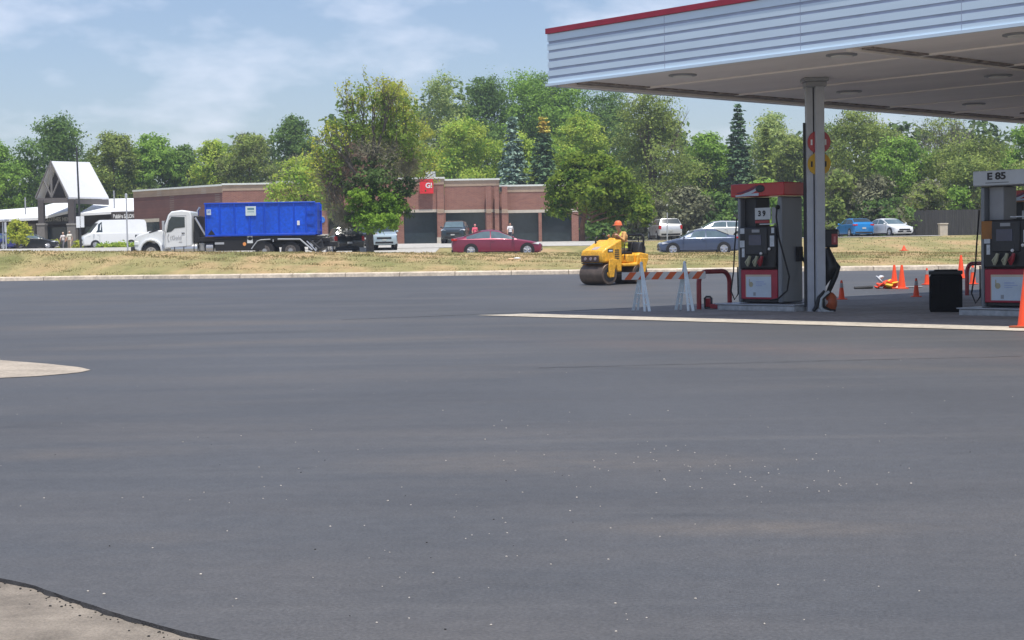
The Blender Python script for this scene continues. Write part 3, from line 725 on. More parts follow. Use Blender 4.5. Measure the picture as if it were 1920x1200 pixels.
def column_gear():
    # black wiper and towel box with a red label, fixed to the column
    c = S(3.62, 3.95)
    t = thing('towel_dispenser', 'black box with red label fixed on the right side of the canopy column', 'dispenser', c)
    b = MB(); b.box(.16, .42, -.16, .1, 1.27, 1.63); b.build('box', m_black, t, bevel=.025)
    b = MB(); b.box(.29, .41, -.167, -.161, 1.33, 1.54); l = b.build('red_label', m_redp, t)
    b = MB(); b.box(.33, .37, -.171, -.168, 1.37, 1.49); b.build('label_mark', mat('label_pale', (.55, .2, .2), .5), l)
    t = thing('black_bag', 'black plastic bag hanging bent below the box on the column', 'bag', c)
    b = MB()
    pts = [((.20, -.02, 1.26), .075), ((.23, -.03, 1.12), .10), ((.28, -.04, .98), .13), ((.30, -.05, .90), .14), ((.25, -.04, .78), .13), ((.20, -.03, .66), .09), ((.16, 0, .5), .03)]
    b.tube([p for p, r in pts], [r for p, r in pts], 14); b.tube([(.33, -.08, 1.0), (.42, -.08, .88), (.38, -.07, .7), (.28, -.06, .5), (.21, -.05, .34), (.18, -.04, .24)], [.06, .065, .06, .05, .04, .02], 10)
    o = b.build('bag', m_black, t); d = o.modifiers.new('d', 'DISPLACE'); tx = bpy.data.textures.new('creases', 'CLOUDS'); tx.noise_scale = .09; d.texture = tx; d.strength = .05
    t = thing('hose_stand', 'black and white curved strap stand at the foot of the canopy column', 'stand', c)
    b = MB(); b.tube([(.13, -.2, .42), (.02, -.22, .28), (-.03, -.22, .1), (-.1, -.22, .02)], [.03, .045, .045, .03], 8)
    b.tube([(.2, -.2, .36), (.10, -.24, .26), (.12, -.24, .1), (.24, -.22, .03), (.34, -.2, .02)], .03, 8); b.build('black_strap', m_black, t)
    b = MB(); b.tube([(.22, -.2, .40), (.06, -.23, .26), (.04, -.23, .1), (.1, -.23, .02), (.3, -.22, .005)], [.03, .04, .04, .035, .02], 8); b.build('white_strap', mat('grey_white_strap', (.48, .52, .54), .5), t)
    t = thing('round_container', 'round orange container with white label on the ground at the column foot', 'container', c)
    b = MB(); b.lathe([(.05, .0), (.12, .03), (.155, .12), (.16, .2), (.14, .3), (.08, .37), (.03, .39)], 20, (.27, .02, .0)); b.build('orange_shell', mat('orange_brown', (.42, .09, .03), .4, var=.3), t)
    b = MB(); b.cyl((.17, -.118, .19), (.165, -.128, .19), .05, n=12); b.build('white_label', mat('label_white', (.6, .5, .48), .5), t)
column_gear()

# ------------------------------------------------------------------ people
def capsule(mb, p, q, r0, r1, mi=0):
    mb.cyl(p, q, r0, r1, 12, mi); mb.ell(p, r0, 12, 8, mi); mb.ell(q, r1, 12, 8, mi)
def body(name, mb, mats, picker, parent, vox=.012):
    o = mb.build('tmp', mats, None)
    md = o.modifiers.new('r', 'REMESH'); md.mode = 'VOXEL'; md.voxel_size = vox
    s2 = o.modifiers.new('s', 'SMOOTH'); s2.factor = .5; s2.iterations = 2
    bpy.context.view_layer.update()
    me = bpy.data.meshes.new_from_object(o.evaluated_get(bpy.context.evaluated_depsgraph_get())); bpy.data.objects.remove(o)
    me.name = name; me.materials.clear()
    for q in mats: me.materials.append(q)
    for p in me.polygons: p.material_index = picker(p.center); p.use_smooth = True
    o = bpy.data.objects.new(name, me); COL.objects.link(o); o.parent = parent; return o
def head(mb, c, s=1, fw=Vector((1, 0, 0))):
    """face looks along fw (horizontal)"""
    c = Vector(c); sd = Vector((-fw.y, fw.x, 0))
    mb.ell(c+Vector((0, 0, .02)), (.085*s, .085*s, .105*s)); mb.ell(c+fw*.02+Vector((0, 0, -.05)), (.062*s, .062*s, .075*s))
    mb.ell(c+fw*.092+Vector((0, 0, -.012)), (.016, .016, .026), 8, 6); mb.ell(c+fw*.075+Vector((0, 0, -.055)), (.02, .022, .01), 8, 6)
    for k in (-1, 1):
        mb.ell(c+sd*.088*k+Vector((0, 0, -.005)), (.018, .012, .03), 8, 6)
        mb.ell(c+fw*.078+sd*.032*k+Vector((0, 0, .028)), (.014, .02, .008), 8, 6)
def eyes(c, fw, parent):
    c = Vector(c); sd = Vector((-fw.y, fw.x, 0)); b = MB()
    for k in (-1, 1): b.ell(c+fw*.082+sd*.032*k+Vector((0, 0, .012)), .009, 8, 6)
    b.build('eyes', m_dark, parent)
def hand(mb, w_, d, up, side, curl=.5):
    """w_: wrist, d: forearm direction, up: back of hand, side: thumb side"""
    w_ = Vector(w_); d = Vector(d).normalized(); side = Vector(side).normalized(); dn = -Vector(up).normalized()
    pc = w_+d*.05
    for k in range(4): mb.ell(w_+d*.055+side*(.028-.018*k), (.026, .026, .026), 8, 6)
    mb.ell(w_+d*.02, (.03, .03, .026), 8, 6)
    for k, L in enumerate((.068, .078, .072, .056)):
        a = w_+d*.085+side*(.030-.02*k); m1 = a+(d*(1-.5*curl)+dn*curl)*L*.5; m2 = m1+(d*(1-1.2*curl)+dn*(curl*1.2+.1))*L*.5
        capsule(mb, a, m1, .0105, .0095); capsule(mb, m1, m2, .0095, .0085)
    a = w_+d*.03+side*.03; m1 = a+(d*.6+side*.7+dn*.3)*.035; capsule(mb, a, m1, .0125, .011); capsule(mb, m1, m1+(d*.9+dn*.4)*.028, .011, .0095)
def standing(name, label, loc, rz, top, legs, hairc, hgt=1.72, stride=.22, skirt=False, arm=.25, grp=None):
    t = thing('person', label, 'person', loc, rz, grp); k = hgt/1.75
    mt = mat('top_cloth', top, .85, var=.12, scale=9, bump=.3); ml = mat('leg_cloth', legs, .85, var=.12, scale=9); msh = m_dark
    mb = MB(); Z = lambda x, y, z: Vector((x*k, y*k, z*k))
    for s in (-1, 1):
        f = stride*s
        hip = Z(0, .09*s, .90); kn = Z(.5*f+.04, .09*s, .48); an = Z(f*.9, .09*s, .09)
        capsule(mb, hip, kn, .088, .06); capsule(mb, kn, an, .058, .042); capsule(mb, an+Z(-.02, 0, -.03), an+Z(.14, 0, -.05), .042, .036)
        sh = Z(0, .19*s, 1.42); el = Z(-f*arm*2, .24*s, 1.14); wr = Z(-f*arm*2+.12, .23*s, .90)
        capsule(mb, sh, el, .05, .04); capsule(mb, el, wr, .038, .028); hand(mb, wr, wr-el, (0, s, 0), (1, 0, 0), .4)
    mb.ell(Z(0, 0, .95), (.13*k, .17*k, .14*k)); mb.ell(Z(0, 0, 1.12), (.12*k, .155*k, .2*k)); mb.ell(Z(0, 0, 1.32), (.13*k, .19*k, .17*k))
    capsule(mb, Z(0, -.12, 1.42), Z(0, .12, 1.42), .06, .06); capsule(mb, Z(0, 0, 1.42), Z(.01, 0, 1.54), .055, .05)
    hc = Z(.02, 0, 1.635); head(mb, hc)
    def pick(c):
        z = c.z/k
        if z > 1.49: return 0
        if z > .98 and (abs(c.y) < .2*k or z > 1.18): return 1
        if abs(c.y) > .19*k and z > .7: return 0
        if z < .1: return 3
        return 2
    b = body('body', mb, [m_skin, mt, ml, msh], pick, t, .011)
    h = MB(); h.ell(hc+Vector((-.02, 0, .04)), (.098, .094, .10)); h.build('hair', mat('hair', hairc, .8), t)
    eyes(hc, Vector((1, 0, 0)), b); return t
# two people walking in front of the shops
P1 = gy(119, 152); P2 = gy(131, 151)
standing('person', 'pedestrian in white top and grey trousers walking left of a companion by the shops', P1, R(-100), (.72, .66, .66), (.16, .16, .2), (.45, .36, .3), 1.68)
standing('person', 'pedestrian in pale shirt and beige trousers walking beside the left pedestrian', P2, R(-80), (.72, .69, .62), (.48, .40, .33), (.5, .46, .42), 1.76)
P3 = gy(891, 140, 455); P4 = gy(957, 139, 455)
standing('person', 'person in bright pink top standing behind the maroon car', P3, R(-90), (.75, .12, .18), (.05, .05, .08), (.7, .2, .22), 1.72)
standing('person', 'dark haired person in white shirt behind the maroon car bonnet', P4, R(-90), (.75, .74, .75), (.05, .05, .07), (.03, .02, .02), 1.78)

# ------------------------------------------------------------------ road roller and driver
def roller():
    p = gp(1141, 534); p = Vector((p.x, p.y, G(p.x, p.y)))
    hd = math.pi+R(40)
    t = thing('road_roller', 'yellow tandem road roller parked on the fresh asphalt', 'road roller', p+Vector((.20, .38, .01)), hd)
    W = 1.12; r = .35; wb = .72
    msteel = mat('drum_steel', (.17, .125, .095), .45, metal=.5, var=.35, scale=3)
    for s in (1, -1):
        b = MB(); b.cyl((wb*s, -W/2, r), (wb*s, W/2, r), r, n=48); d = b.build('drum', msteel, t, bevel=.02, ang=40)
        for y in (-1, 1): b = MB(); b.cyl((wb*s, y*(W/2+.004), r), (wb*s, y*(W/2+.05), r), .12, n=20); b.cyl((wb*s, y*(W/2+.002), r), (wb*s, y*(W/2+.012), r), .25, n=28, mi=1); b.build('hub', [m_yel, m_dark], d, bevel=.01)
        for y in (-1, 1):
            b = MB(); y0, y1 = sorted((y*(W/2+.055), y*(W/2+.10)))
            b.prism([(wb*s-.12, r-.1), (wb*s+.1, r-.1), (wb*s+.12, r+.2), (wb*s+.08, .86), (wb*s-.26, .86), (wb*s-.16, r+.1)], y0, y1, 'y'); b.build('drum_yoke', m_yel, t, bevel=.015)
    # front body: grille block, hood
    b = MB(); b.prism([(.18, .42), (.34, .42), (.42, .74), (1.0, .74), (1.02, 1.02), (.96, 1.14), (.20, 1.50), (.10, 1.50), (.10, .42)], -W/2+.03, W/2-.03, 'y')
    b.build('engine_hood', m_yel, t, bevel=.05, seg=3)
    b = MB(); b.box(1.02, 1.045, -W/2+.08, W/2-.18, .76, .98); gr = b.build('grille', mat('grille_brown', (.09, .055, .045), .6, var=.4, scale=20), t, bevel=.01)
    mld = mat('lamp_dim', (.42, .33, .33), .3)
    for y in (-.26, .0, .22): b = MB(); b.cyl((1.045, y, .87), (1.06, y, .87), .055, n=14); b.build('headlight', mld, gr)
    b = MB(); b.box(.98, 1.0, -W/2+.05, W/2-.05, .70, .738); b.build('scraper', m_dark, t)
    b = MB(); b.box(.52, .76, W/2-.0295, W/2-.024, 1.08, 1.20); b.box(.55, .72, W/2-.0238, W/2-.02, 1.11, 1.16, 1); b.build('side_decal', [m_dark, m_white], t)
    b = MB(); b.box(.70, .90, -.15, .15, 1.185, 1.19, M=Matrix.Translation((0, 0, .03)) @ Matrix.Identity(4)); b.v = [Vector((v.x, v.y, 1.14+(.96-v.x)*.474+.006)) for v in b.v]; b.build('hood_decal', mat('hood_sticker', (.7, .62, .6), .5), t, smooth=False)
    # articulation, platform, seat deck
    b = MB(); b.box(-.1, .16, -.3, .3, .35, .75); b.build('articulation_joint', m_dark, t, bevel=.02)
    b = MB(); b.prism([(.08, .60), (-1.0, .60), (-1.12, .80), (-1.12, 1.0), (-.72, 1.06), (-.60, .98), (-.55, .70), (.08, .70)], -W/2, W/2, 'y'); b.build('operator_deck', m_yel, t, bevel=.03)
    b = MB(); b.prism([(-.12, .72), (-.5, .72), (-.5, 1.0), (-.16, 1.0)], -.5, .5, 'y'); b.build('seat_pedestal', m_yel, t, bevel=.04)
    b = MB(); b.box(-.66, -.14, -.27, .27, 1.01, 1.10); b.prism([(-.66, 1.08), (-.56, 1.08), (-.66, 1.42), (-.76, 1.42)], -.25, .25, 'y'); b.build('seat', m_black, t, bevel=.04, seg=3)
    b = MB(); b.prism([(.16, .95), (.02, .95), (-.04, 1.46), (.04, 1.58), (.16, 1.50)], -.16, .2, 'y'); b.build('control_console', m_yel, t, bevel=.04)
    b = MB(); b.tube([(-.02, 0, 1.48), (-.10, 0, 1.56)], .02, 8)
    rim = [Vector((-.11+.06*math.sin(a), .17*math.cos(a), 1.57+.16*math.sin(a))) for a in [2*math.pi*k/20 for k in range(21)]]
    b.tube(rim, .014, 8); b.tube([rim[0], rim[10]], .01, 6); b.build('steering_wheel', m_black, t)
    b = MB(); b.tube([(.05, -.25, 1.5), (.05, -.32, 1.62), (.1, -.36, 1.66)], .02, 6); b.ell((.1, -.36, 1.68), (.05, .05, .05)); b.build('lamp_mount', m_dark, t)
    b = MB()
    b.tube([(-.98, -.46, .62), (-.98, -.46, 1.60), (-.98, -.40, 1.66), (-.98, .40, 1.66), (-.98, .46, 1.60), (-.98, .46, .62)], .035, 8)
    b.tube([(-.9, .3, 1.05), (-.9, .3, 1.55)], .02, 6); b.build('roll_bar', m_black, t)
    b = MB(); b.prism([(-.70, 1.05), (-1.1, 1.02), (-1.12, 1.22), (-.98, 1.42), (-.84, 1.42)], -.45, .45, 'y'); b.build('rear_cover', m_dark, t, bevel=.04)
    b = MB()
    for y in (-.5, .5): b.tube([(-.05, y, .82), (-.05, y, 1.35), (-.12, y, 1.42), (-.6, y, 1.42)], .016, 6)
    b.build('hand_rail', m_dark, t)
    b = MB(); b.tube([(.45, -.38, 1.3), (.45, -.38, 1.55), (.38, -.38, 1.6)], .03, 8); b.build('exhaust_pipe', m_dark, t)
    b = MB()
    for k in range(5): b.box(.24, .44, W/2-.0295, W/2-.022, .86+.07*k, .89+.07*k)
    b.build('side_vent', m_dark, t)
    # driver
    d = thing('person', 'roller driver in orange hard hat and yellow orange hi-vis vest, seated', 'person', Vector(t.location)-Vector((0, 0, .095)), hd); d.scale = (1.08, 1.12, 1.08)
    mb = MB()
    mo = mat('hivis_orange', (.60, .33, .12), .8, var=.2, scale=8, bump=.3); my = mat('hivis_yellow', (.55, .62, .10), .8, var=.15); mtr = mat('khaki_trousers', (.22, .19, .12), .85, var=.2, scale=7)
    for s in (-1, 1):
        hip = Vector((-.36, .11*s, 1.18)); kn = Vector((.0, .17*s, 1.14)); an = Vector((-.03, .17*s, .80))
        capsule(mb, hip, kn, .095, .068); capsule(mb, kn, an, .062, .048); capsule(mb, an+Vector((-.02, 0, -.03)), an+Vector((.15, 0, -.055)), .045, .04)
        sh = Vector((-.30, .20*s, 1.67)); el = Vector((-.18, .27*s, 1.46)); wr = Vector((-.0+.0, .21*s, 1.60)) if s > 0 else Vector((-.02, .20*s, 1.58))
        capsule(mb, sh, el, .062, .048); capsule(mb, el, wr, .044, .032); hand(mb, wr, wr-el, (0, 0, 1), (0, -s, .4), .7)
    mb.ell((-.38, 0, 1.2), (.17, .21, .15)); mb.ell((-.38, 0, 1.38), (.17, .21, .23)); mb.ell((-.34, 0, 1.56), (.18, .24, .18))
    capsule(mb, Vector((-.30, -.13, 1.67)), Vector((-.30, .13, 1.67)), .065, .065); capsule(mb, Vector((-.30, 0, 1.68)), Vector((-.25, 0, 1.80)), .058, .054)
    hc = Vector((-.22, 0, 1.90)); head(mb, hc)
    def pick(c):
        if c.z > 1.745: return 0
        if c.z < .86: return 4
        if c.z < 1.22 and c.x > -.6: return 3
        if c.x > -.06 and c.z > 1.5: return 0
        if c.z < 1.40 or (abs(abs(c.y)-.10) < .03 and c.x > -.3): return 2
        return 1
    bd = body('body', mb, [m_skin, mo, my, mtr, m_dark], pick, d, .009)
    eyes(hc, Vector((1, 0, 0)), bd)
    b = MB(); b.lathe([(.118, .03), (.12, .06), (.112, .11), (.085, .155), (.04, .175), (.01, .178)], 22, hc); b.lathe([(.155, .028), (.15, .045), (.11, .05)], 22, hc+Vector((.02, 0, 0)))
    b.build('hard_hat', mat('hat_orange', (.85, .2, .07), .35, var=.1), d)
roller()

# ------------------------------------------------------------------ vehicles
CARS = {
 # stations: x fraction (front +), bottom z, top z, half width factor ; gh = (cowl, roof front, roof rear, rear base)
 'coupe': dict(st=[(.5, .34, .60, .70), (.485, .22, .66, .88), (.44, .18, .74, .96), (.36, .18, .82, 1), (.22, .18, .93, 1), (.03, .18, 1.36, 1), (-.05, .18, 1.42, 1), (-.16, .18, 1.40, 1), (-.37, .18, 1.08, 1), (-.45, .20, 1.02, .97), (-.485, .26, .98, .90), (-.5, .36, .86, .78)], gh=(.22, .03, -.16, -.37), belt=.93),
 'sedan': dict(st=[(.5, .34, .60, .72), (.485, .22, .68, .88), (.44, .18, .76, .96), (.36, .18, .84, 1), (.24, .18, .96, 1), (.06, .18, 1.38, 1), (-.04, .18, 1.45, 1), (-.19, .18, 1.42, 1), (-.36, .18, 1.10, 1), (-.45, .20, 1.06, .97), (-.488, .26, 1.0, .90), (-.5, .36, .86, .78)], gh=(.24, .06, -.19, -.36), belt=.95),
 'hatch': dict(st=[(.5, .34, .62, .74), (.485, .22, .72, .9), (.44, .18, .82, .97), (.36, .18, .90, 1), (.27, .18, 1.0, 1), (.10, .18, 1.44, 1), (-.02, .18, 1.50, 1), (-.30, .18, 1.46, 1), (-.44, .20, 1.16, .99), (-.47, .22, 1.06, .96), (-.49, .3, 1.0, .90), (-.5, .38, .84, .84)], gh=(.27, .10, -.30, -.44), belt=.99),
 'suv': dict(st=[(.5, .42, .84, .80), (.485, .3, .98, .92), (.44, .26, 1.06, .98), (.36, .26, 1.12, 1), (.26, .26, 1.18, 1), (.13, .26, 1.66, 1), (.0, .26, 1.72, 1), (-.40, .26, 1.70, 1), (-.47, .28, 1.24, .98), (-.485, .32, 1.12, .95), (-.495, .36, 1.0, .93), (-.5, .44, .90, .88)], gh=(.26, .13, -.40, -.47), belt=1.16),
 'van': dict(st=[(.5, .42, .82, .80), (.488, .3, 1.0, .92), (.46, .28, 1.14, .97), (.43, .28, 1.22, .99), (.38, .28, 1.34, 1), (.255, .28, 2.22, 1), (.20, .28, 2.44, 1), (-.38, .28, 2.48, 1), (-.47, .28, 2.44, 1), (-.49, .3, 2.3, .99), (-.497, .36, 2.1, .98), (-.5, .42, 1.9, .97)], gh=(.38, .255, -.38, -.49), belt=1.32),
}
def ring(k, L, Wd, H, belt, i):
    x, zl, zt, wf = k['st'][i]; hs = H/max(s[2] for s in k['st']); w = Wd/2*wf
    zt *= hs; zl *= 1; b = belt*hs
    c, rf, rr, rb = k['gh']; green = zt > b+.06 and x < c+1e-6
    if green:
        f = min(1, (zt-b)/(.45*hs)); rw = w*(1-.24*f)
        P = [(w*.82, zl), (w*.985, zl+.10), (w, (zl+b)/2), (w*.975, b-.02), (w*.955, b), (rw, zt-.05), (rw*.82, zt)]
    else:
        zb = min(zt-.05, b-.02)
        P = [(w*.82, zl), (w*.985, zl+.10), (w, (zl+zb)/2), (w*.975, zb-.02), (w*.955, zb), (w*.86, zt-.012), (w*.62, zt)]
    return x*L, P
def car(name, label, cat, loc, rz, kind, L, Wd, H, paint, group=None, winmat=None, rimmat=None, cargo=False, rack=False, wr=.33):
    t = thing(name, label, cat, loc, rz, group); k = CARS[kind]; belt = k['belt']; st = k['st']
    rings = [ring(k, L, Wd, H, belt, i) for i in range(len(st))]
    vs = []; n = 14
    for x, P in rings:
        vs += [(x, y, z) for y, z in P]+[(x, -y, z) for y, z in reversed(P)]
    fs = []
    for i in range(len(rings)-1):
        for j in range(n): j2 = (j+1) % n; fs.append((i*n+j, (i+1)*n+j, (i+1)*n+j2, i*n+j2))
    fs += [tuple(range(n)), tuple((len(rings)-1)*n+j for j in range(n))[::-1]]
    b = MB(); b.add(vs, fs); bd = b.build('body', paint, t, bevel=0, ang=32)
    me = bd.data; bm = bmesh.new(); bm.from_mesh(me); bmesh.ops.recalc_face_normals(bm, faces=bm.faces); bm.to_mesh(me); bm.free()
    wm = winmat or m_cglass
    def pt(x, j, f, off=.008):
        xs = [r[0] for r in rings]
        for i in range(len(xs)-1):
            if xs[i] >= x >= xs[i+1]:
                a = (xs[i]-x)/max(1e-6, xs[i]-xs[i+1])
                p0 = [rings[i][1][j+q][0]*(1-a)+rings[i+1][1][j+q][0]*a for q in (0, 1)]; z0 = [rings[i][1][j+q][1]*(1-a)+rings[i+1][1][j+q][1]*a for q in (0, 1)]
                return Vector((x, p0[0]*(1-f)+p0[1]*f+off, z0[0]*(1-f)+z0[1]*f+off*.3))
    c, rf, rr, rb = [q*L for q in k['gh']]
    # side windows: follow the side between belt and roof
    xa = c-.02*L; xb = rb+.03*L
    if kind == 'suv': xb = rb+.02*L
    if kind == 'van': xb = .20*L
    xs_ = sorted({*np.linspace(xa, xb, 9).tolist(), *[r[0] for r in rings if xb < r[0] < xa]}, reverse=True)
    pil = [] if kind == 'van' else [(rf+rr)/2*.9-.01*L]
    if kind in ('suv',): pil = [0.02*L, -.22*L]
    segs = []; edges = [xa]+pil+[xb]
    for a, e in zip(edges[:-1], edges[1:]): segs.append((a-.03, e+.03))
    for side in (1, -1):
        for a, e in segs:
            X = np.linspace(a, e, 7); q = MB(); V = []
            for x in X:
                lo = pt(x, 4, .08, .006); hi = pt(x, 4, .92, .006)
                if hi.z-lo.z < .03: hi.z = lo.z+.03
                V += [lo, hi]
            V = [Vector((v.x, v.y*side, v.z)) for v in V]
            F = [(2*i, 2*i+2, 2*i+3, 2*i+1) if side > 0 else (2*i+1, 2*i+3, 2*i+2, 2*i) for i in range(6)]
            q.add(V, F); q.build('side_window', wm, t)
    # windscreen, rear window
    def screen(nm, x0, x1, up):
        q = MB(); V = []
        for f in (.06, .94):
            x = x0+(x1-x0)*f; a = pt(x, 5, 1, 0); z = a.z+.008*1; e = pt(x, 5, 0, 0)
            V.append([(x+up*.012, e.y*.93, z-(.0 if f < .5 else .0)-.012), (x+up*.012, a.y, z), (x+up*.012, -a.y, z), (x+up*.012, -e.y*.93, z-.012)])
        q.add(V[0]+V[1], [(0, 4, 5, 1), (1, 5, 6, 2), (2, 6, 7, 3)]); q.build(nm, wm, t)
    screen('windscreen', c, rf, 1)
    if kind != 'van': screen('rear_window', rr, rb, -1)
    # wheels
    fx, rx = (.335*L, -.285*L) if kind != 'van' else (.32*L, -.24*L)
    if kind == 'suv': fx, rx = .31*L, -.29*L
    for x in (fx, rx):
        for s in (1, -1):
            y = s*(Wd/2-.01)
            q = MB(); q.cyl((x, s*(Wd/2-.20), wr), (x, s*(Wd/2+.004), wr), wr+.06, n=28); q.build('wheel_arch', m_black, t)
            w_ = bpy.data.objects.new('wheel', None)
            q = MB(); q.cyl((x, s*(Wd/2-.2), wr), (x, s*(Wd/2+.012), wr), wr, n=32); wh = q.build('wheel', m_rub, t, bevel=.02)
            q = MB(); q.cyl((x, s*(Wd/2+.010), wr), (x, s*(Wd/2+.016), wr), wr*.66, n=24)
            for a in range(5):
                an = a*2*math.pi/5+.3; d = Vector((math.cos(an), 0, math.sin(an))); pq = Vector((x, s*(Wd/2+.02), wr))
                q.cyl(pq+d*.03, pq+d*wr*.62, .035, .03, 6, 1)
            q.cyl((x, s*(Wd/2+.016), wr), (x, s*(Wd/2+.03), wr), .05, n=12, mi=1)
            q.build('rim', [m_gray, rimmat or m_alu], wh)
    # lamps, plates, bumpers, mirrors, door seams and handles
    hs = H/max(s_[2] for s_ in st)
    zf = st[2][2]*hs-.10; xf = L*.5
    for s in (1, -1):
        q = MB(); wq = Wd/2
        q.add([(L*.488, s*wq*.60, zf-.06), (L*.455, s*wq*.955, zf-.03), (L*.40, s*wq*1.0, zf+.04), (L*.455, s*wq*.90, zf+.085), (L*.487, s*wq*.60, zf+.02),
               (L*.46, s*wq*.60, zf-.06), (L*.43, s*wq*.93, zf-.03), (L*.38, s*wq*.96, zf+.02), (L*.43, s*wq*.86, zf+.05), (L*.46, s*wq*.60, zf+.02)],
              [(0, 1, 2, 3, 4), (0, 5, 6, 1), (1, 6, 7, 2), (2, 7, 8, 3), (3, 8, 9, 4), (4, 9, 5, 0)])
        q.v = [Vector((v.x+.012, v.y+.006*s, v.z)) for v in q.v]; q.build('headlight', m_head, t)
        zt = (st[-3][2]*hs-.12) if kind != 'van' else 1.2
        q = MB(); x0 = -L*.5
        h_ = .12 if kind in ('sedan', 'coupe', 'hatch') else .3
        y0, y1 = sorted((s*wq*.60, s*wq*.90)) if h_ < .2 else sorted((s*wq*.80, s*wq*.93))
        q.box(-L*.5-.008, -L*.46, y0, y1, zt-h_/2, zt+h_/2)
        y0, y1 = sorted((s*wq*.88, s*wq*.985)); q.box(-L*.487, -L*.44, y0, y1, zt-h_/2+.01, zt+h_/2-.01); q.build('tail_light', m_tail, t, bevel=.01)
        q = MB(); q.ell((c-.04*L, s*(wq*.955+.10), belt*hs+.06), (.06, .10, .065), 10, 7); q.tube([(c-.045*L, s*wq*.93, belt*hs+.02), (c-.045*L, s*(wq*.955+.06), belt*hs+.04)], .02, 6); q.build('wing_mirror', paint, t)
        q = MB(); dz0 = .36; dz1 = belt*hs-.03
        ds = [c-.03*L]+pil+([xb+.05*L] if kind != 'coupe' else [])
        for x in ds: q.box(x-.006, x+.006, min(s*(wq+.001), s*(wq-.03)), max(s*(wq+.001), s*(wq-.03)), dz0, dz1*.86)
        q.build('door_seam', m_black, t)
        q = MB()
        for x in ([ds[1]+.12] if len(ds) > 1 else [ds[0]-1.0])+([ds[2]+.12] if len(ds) > 2 else []): q.box(x-.07, x+.07, min(s*(wq-.02), s*(wq+.018)), max(s*(wq-.02), s*(wq+.018)), belt*hs-.13, belt*hs-.10)
        q.build('door_handle', paint, t, bevel=.006)
        q = MB(); q.box(rx+wr+.1, fx-wr-.1, min(s*(wq-.08), s*(wq-.004)), max(s*(wq-.08), s*(wq-.004)), .15, .24 if kind != 'suv' else .34); q.build('sill', m_black, t, bevel=.01)
    q = MB(); zg_ = st[0][2]*hs
    q.box(L*.47, L*.503, -Wd*.27, Wd*.27, zg_-.16, zg_-.02); q.box(L*.47, L*.502, -Wd*.33, Wd*.33, st[0][1]-.06, st[0][1]+.08); q.build('grille', m_black, t, bevel=.015)
    q = MB(); q.box(L*.503, L*.508, -.15, .15, zg_-.26, zg_-.17); q.box(-L*.508, -L*.5, -.16, .16, st[-1][2]*hs-.22, st[-1][2]*hs-.10); q.build('number_plate', mat('plate', (.5, .5, .48), .5), t)
    q = MB(); q.box(-L*.504, -L*.47, -Wd*.4, Wd*.4, st[-1][1]-.12, st[-1][1]+.02); q.build('rear_bumper', m_black, t, bevel=.02)
    if rack:
        q = MB()
        for s in (1, -1): q.tube([(rf-.1, s*Wd*.36, H-.03), (rf-.3, s*Wd*.36, H+.04), (rr+.3, s*Wd*.36, H+.04), (rr+.1, s*Wd*.36, H-.03)], .02, 6)
        q.build('roof_rail', m_dark, t)
    return t
def paint(name, c, metal=.25, rough=.32): return mat(name, c, rough, metal=metal, var=.04, coat=.8, scale=1)
def lookat(px, Y, deg, py=475):
    return gy(px, Y, py)
car('parked_car', 'maroon two-door coupe facing right on the far road', 'car', gy(932, 87.0)+Vector((0, 0, .03)), R(0), 'coupe', 4.88, 1.85, 1.45, paint('maroon_paint', (.22, .018, .055)), rimmat=m_chrome)
car('parked_car', 'dark navy sedan facing left, behind the nearest fuel pump', 'car', gy(1310, 90.5)+Vector((0, 0, .03)), R(180), 'sedan', 4.6, 1.8, 1.45, paint('navy_paint', (.06, .085, .15)), rimmat=m_chrome)
car('parked_car', 'silver white car parked just beyond the navy sedan', 'car', gy(1347, 118, 460), R(186), 'hatch', 4.5, 1.8, 1.5, paint('silver_paint', (.6, .62, .64), .4))
car('parked_car', 'white and silver estate car seen from behind near the thin pole', 'car', gy(1246, 125, 455)+Vector((0, 0, .03)), R(97), 'suv', 4.6, 1.85, 1.62, paint('pale_silver_paint', (.6, .61, .62), .3), winmat=m_glass)
car('parked_car', 'bright blue hatchback seen from behind, right of the column', 'car', gy(1602, 131, 450)+Vector((0, 0, .03)), R(99), 'hatch', 4.3, 1.8, 1.52, paint('bright_blue_paint', (.0, .20, .52)), winmat=m_glass)
car('parked_car', 'white sedan seen from its front corner beside the blue hatchback', 'car', gy(1667, 130, 450)+Vector((0, 0, .03)), R(-72), 'sedan', 4.7, 1.85, 1.46, paint('white_paint_car', (.75, .76, .76), 0))
car('parked_suv', 'black sport utility vehicle seen from behind beside the brick pillar', 'suv', gy(646, 104, 472)+Vector((0, 0, .03)), R(104), 'suv', 4.9, 1.95, 1.78, paint('black_paint', (.010, .011, .014)), winmat=m_glass, wr=.37)
car('parked_car', 'dark sedan between the black utility vehicle and the tree trunk', 'car', gy(681, 112, 465)+Vector((0, 0, .03)), R(100), 'sedan', 4.6, 1.8, 1.5, paint('charcoal_paint', (.02, .022, .025)))
car('parked_suv', 'pale silver blue sport utility vehicle facing forward, right of the tree trunk', 'suv', gy(717, 112, 468)+Vector((0, 0, .03)), R(-82), 'suv', 4.6, 1.85, 1.70, paint('silver_blue_paint', (.42, .52, .58), .3), winmat=m_glass, rack=True)
car('parked_suv', 'dark teal sport utility vehicle facing forward, partly behind the maroon car', 'suv', gy(854, 124, 465)+Vector((0, 0, .03)), R(-93), 'suv', 4.6, 1.85, 1.72, paint('teal_paint', (.018, .032, .038), .3))
car('cargo_van', 'white high-roof cargo van facing left outside the shops', 'van', gy(213, 144, 470)+Vector((0, 0, .03)), R(207), 'van', 5.7, 2.05, 2.6, paint('van_white', (.78, .79, .79), 0), winmat=m_glass, wr=.36)
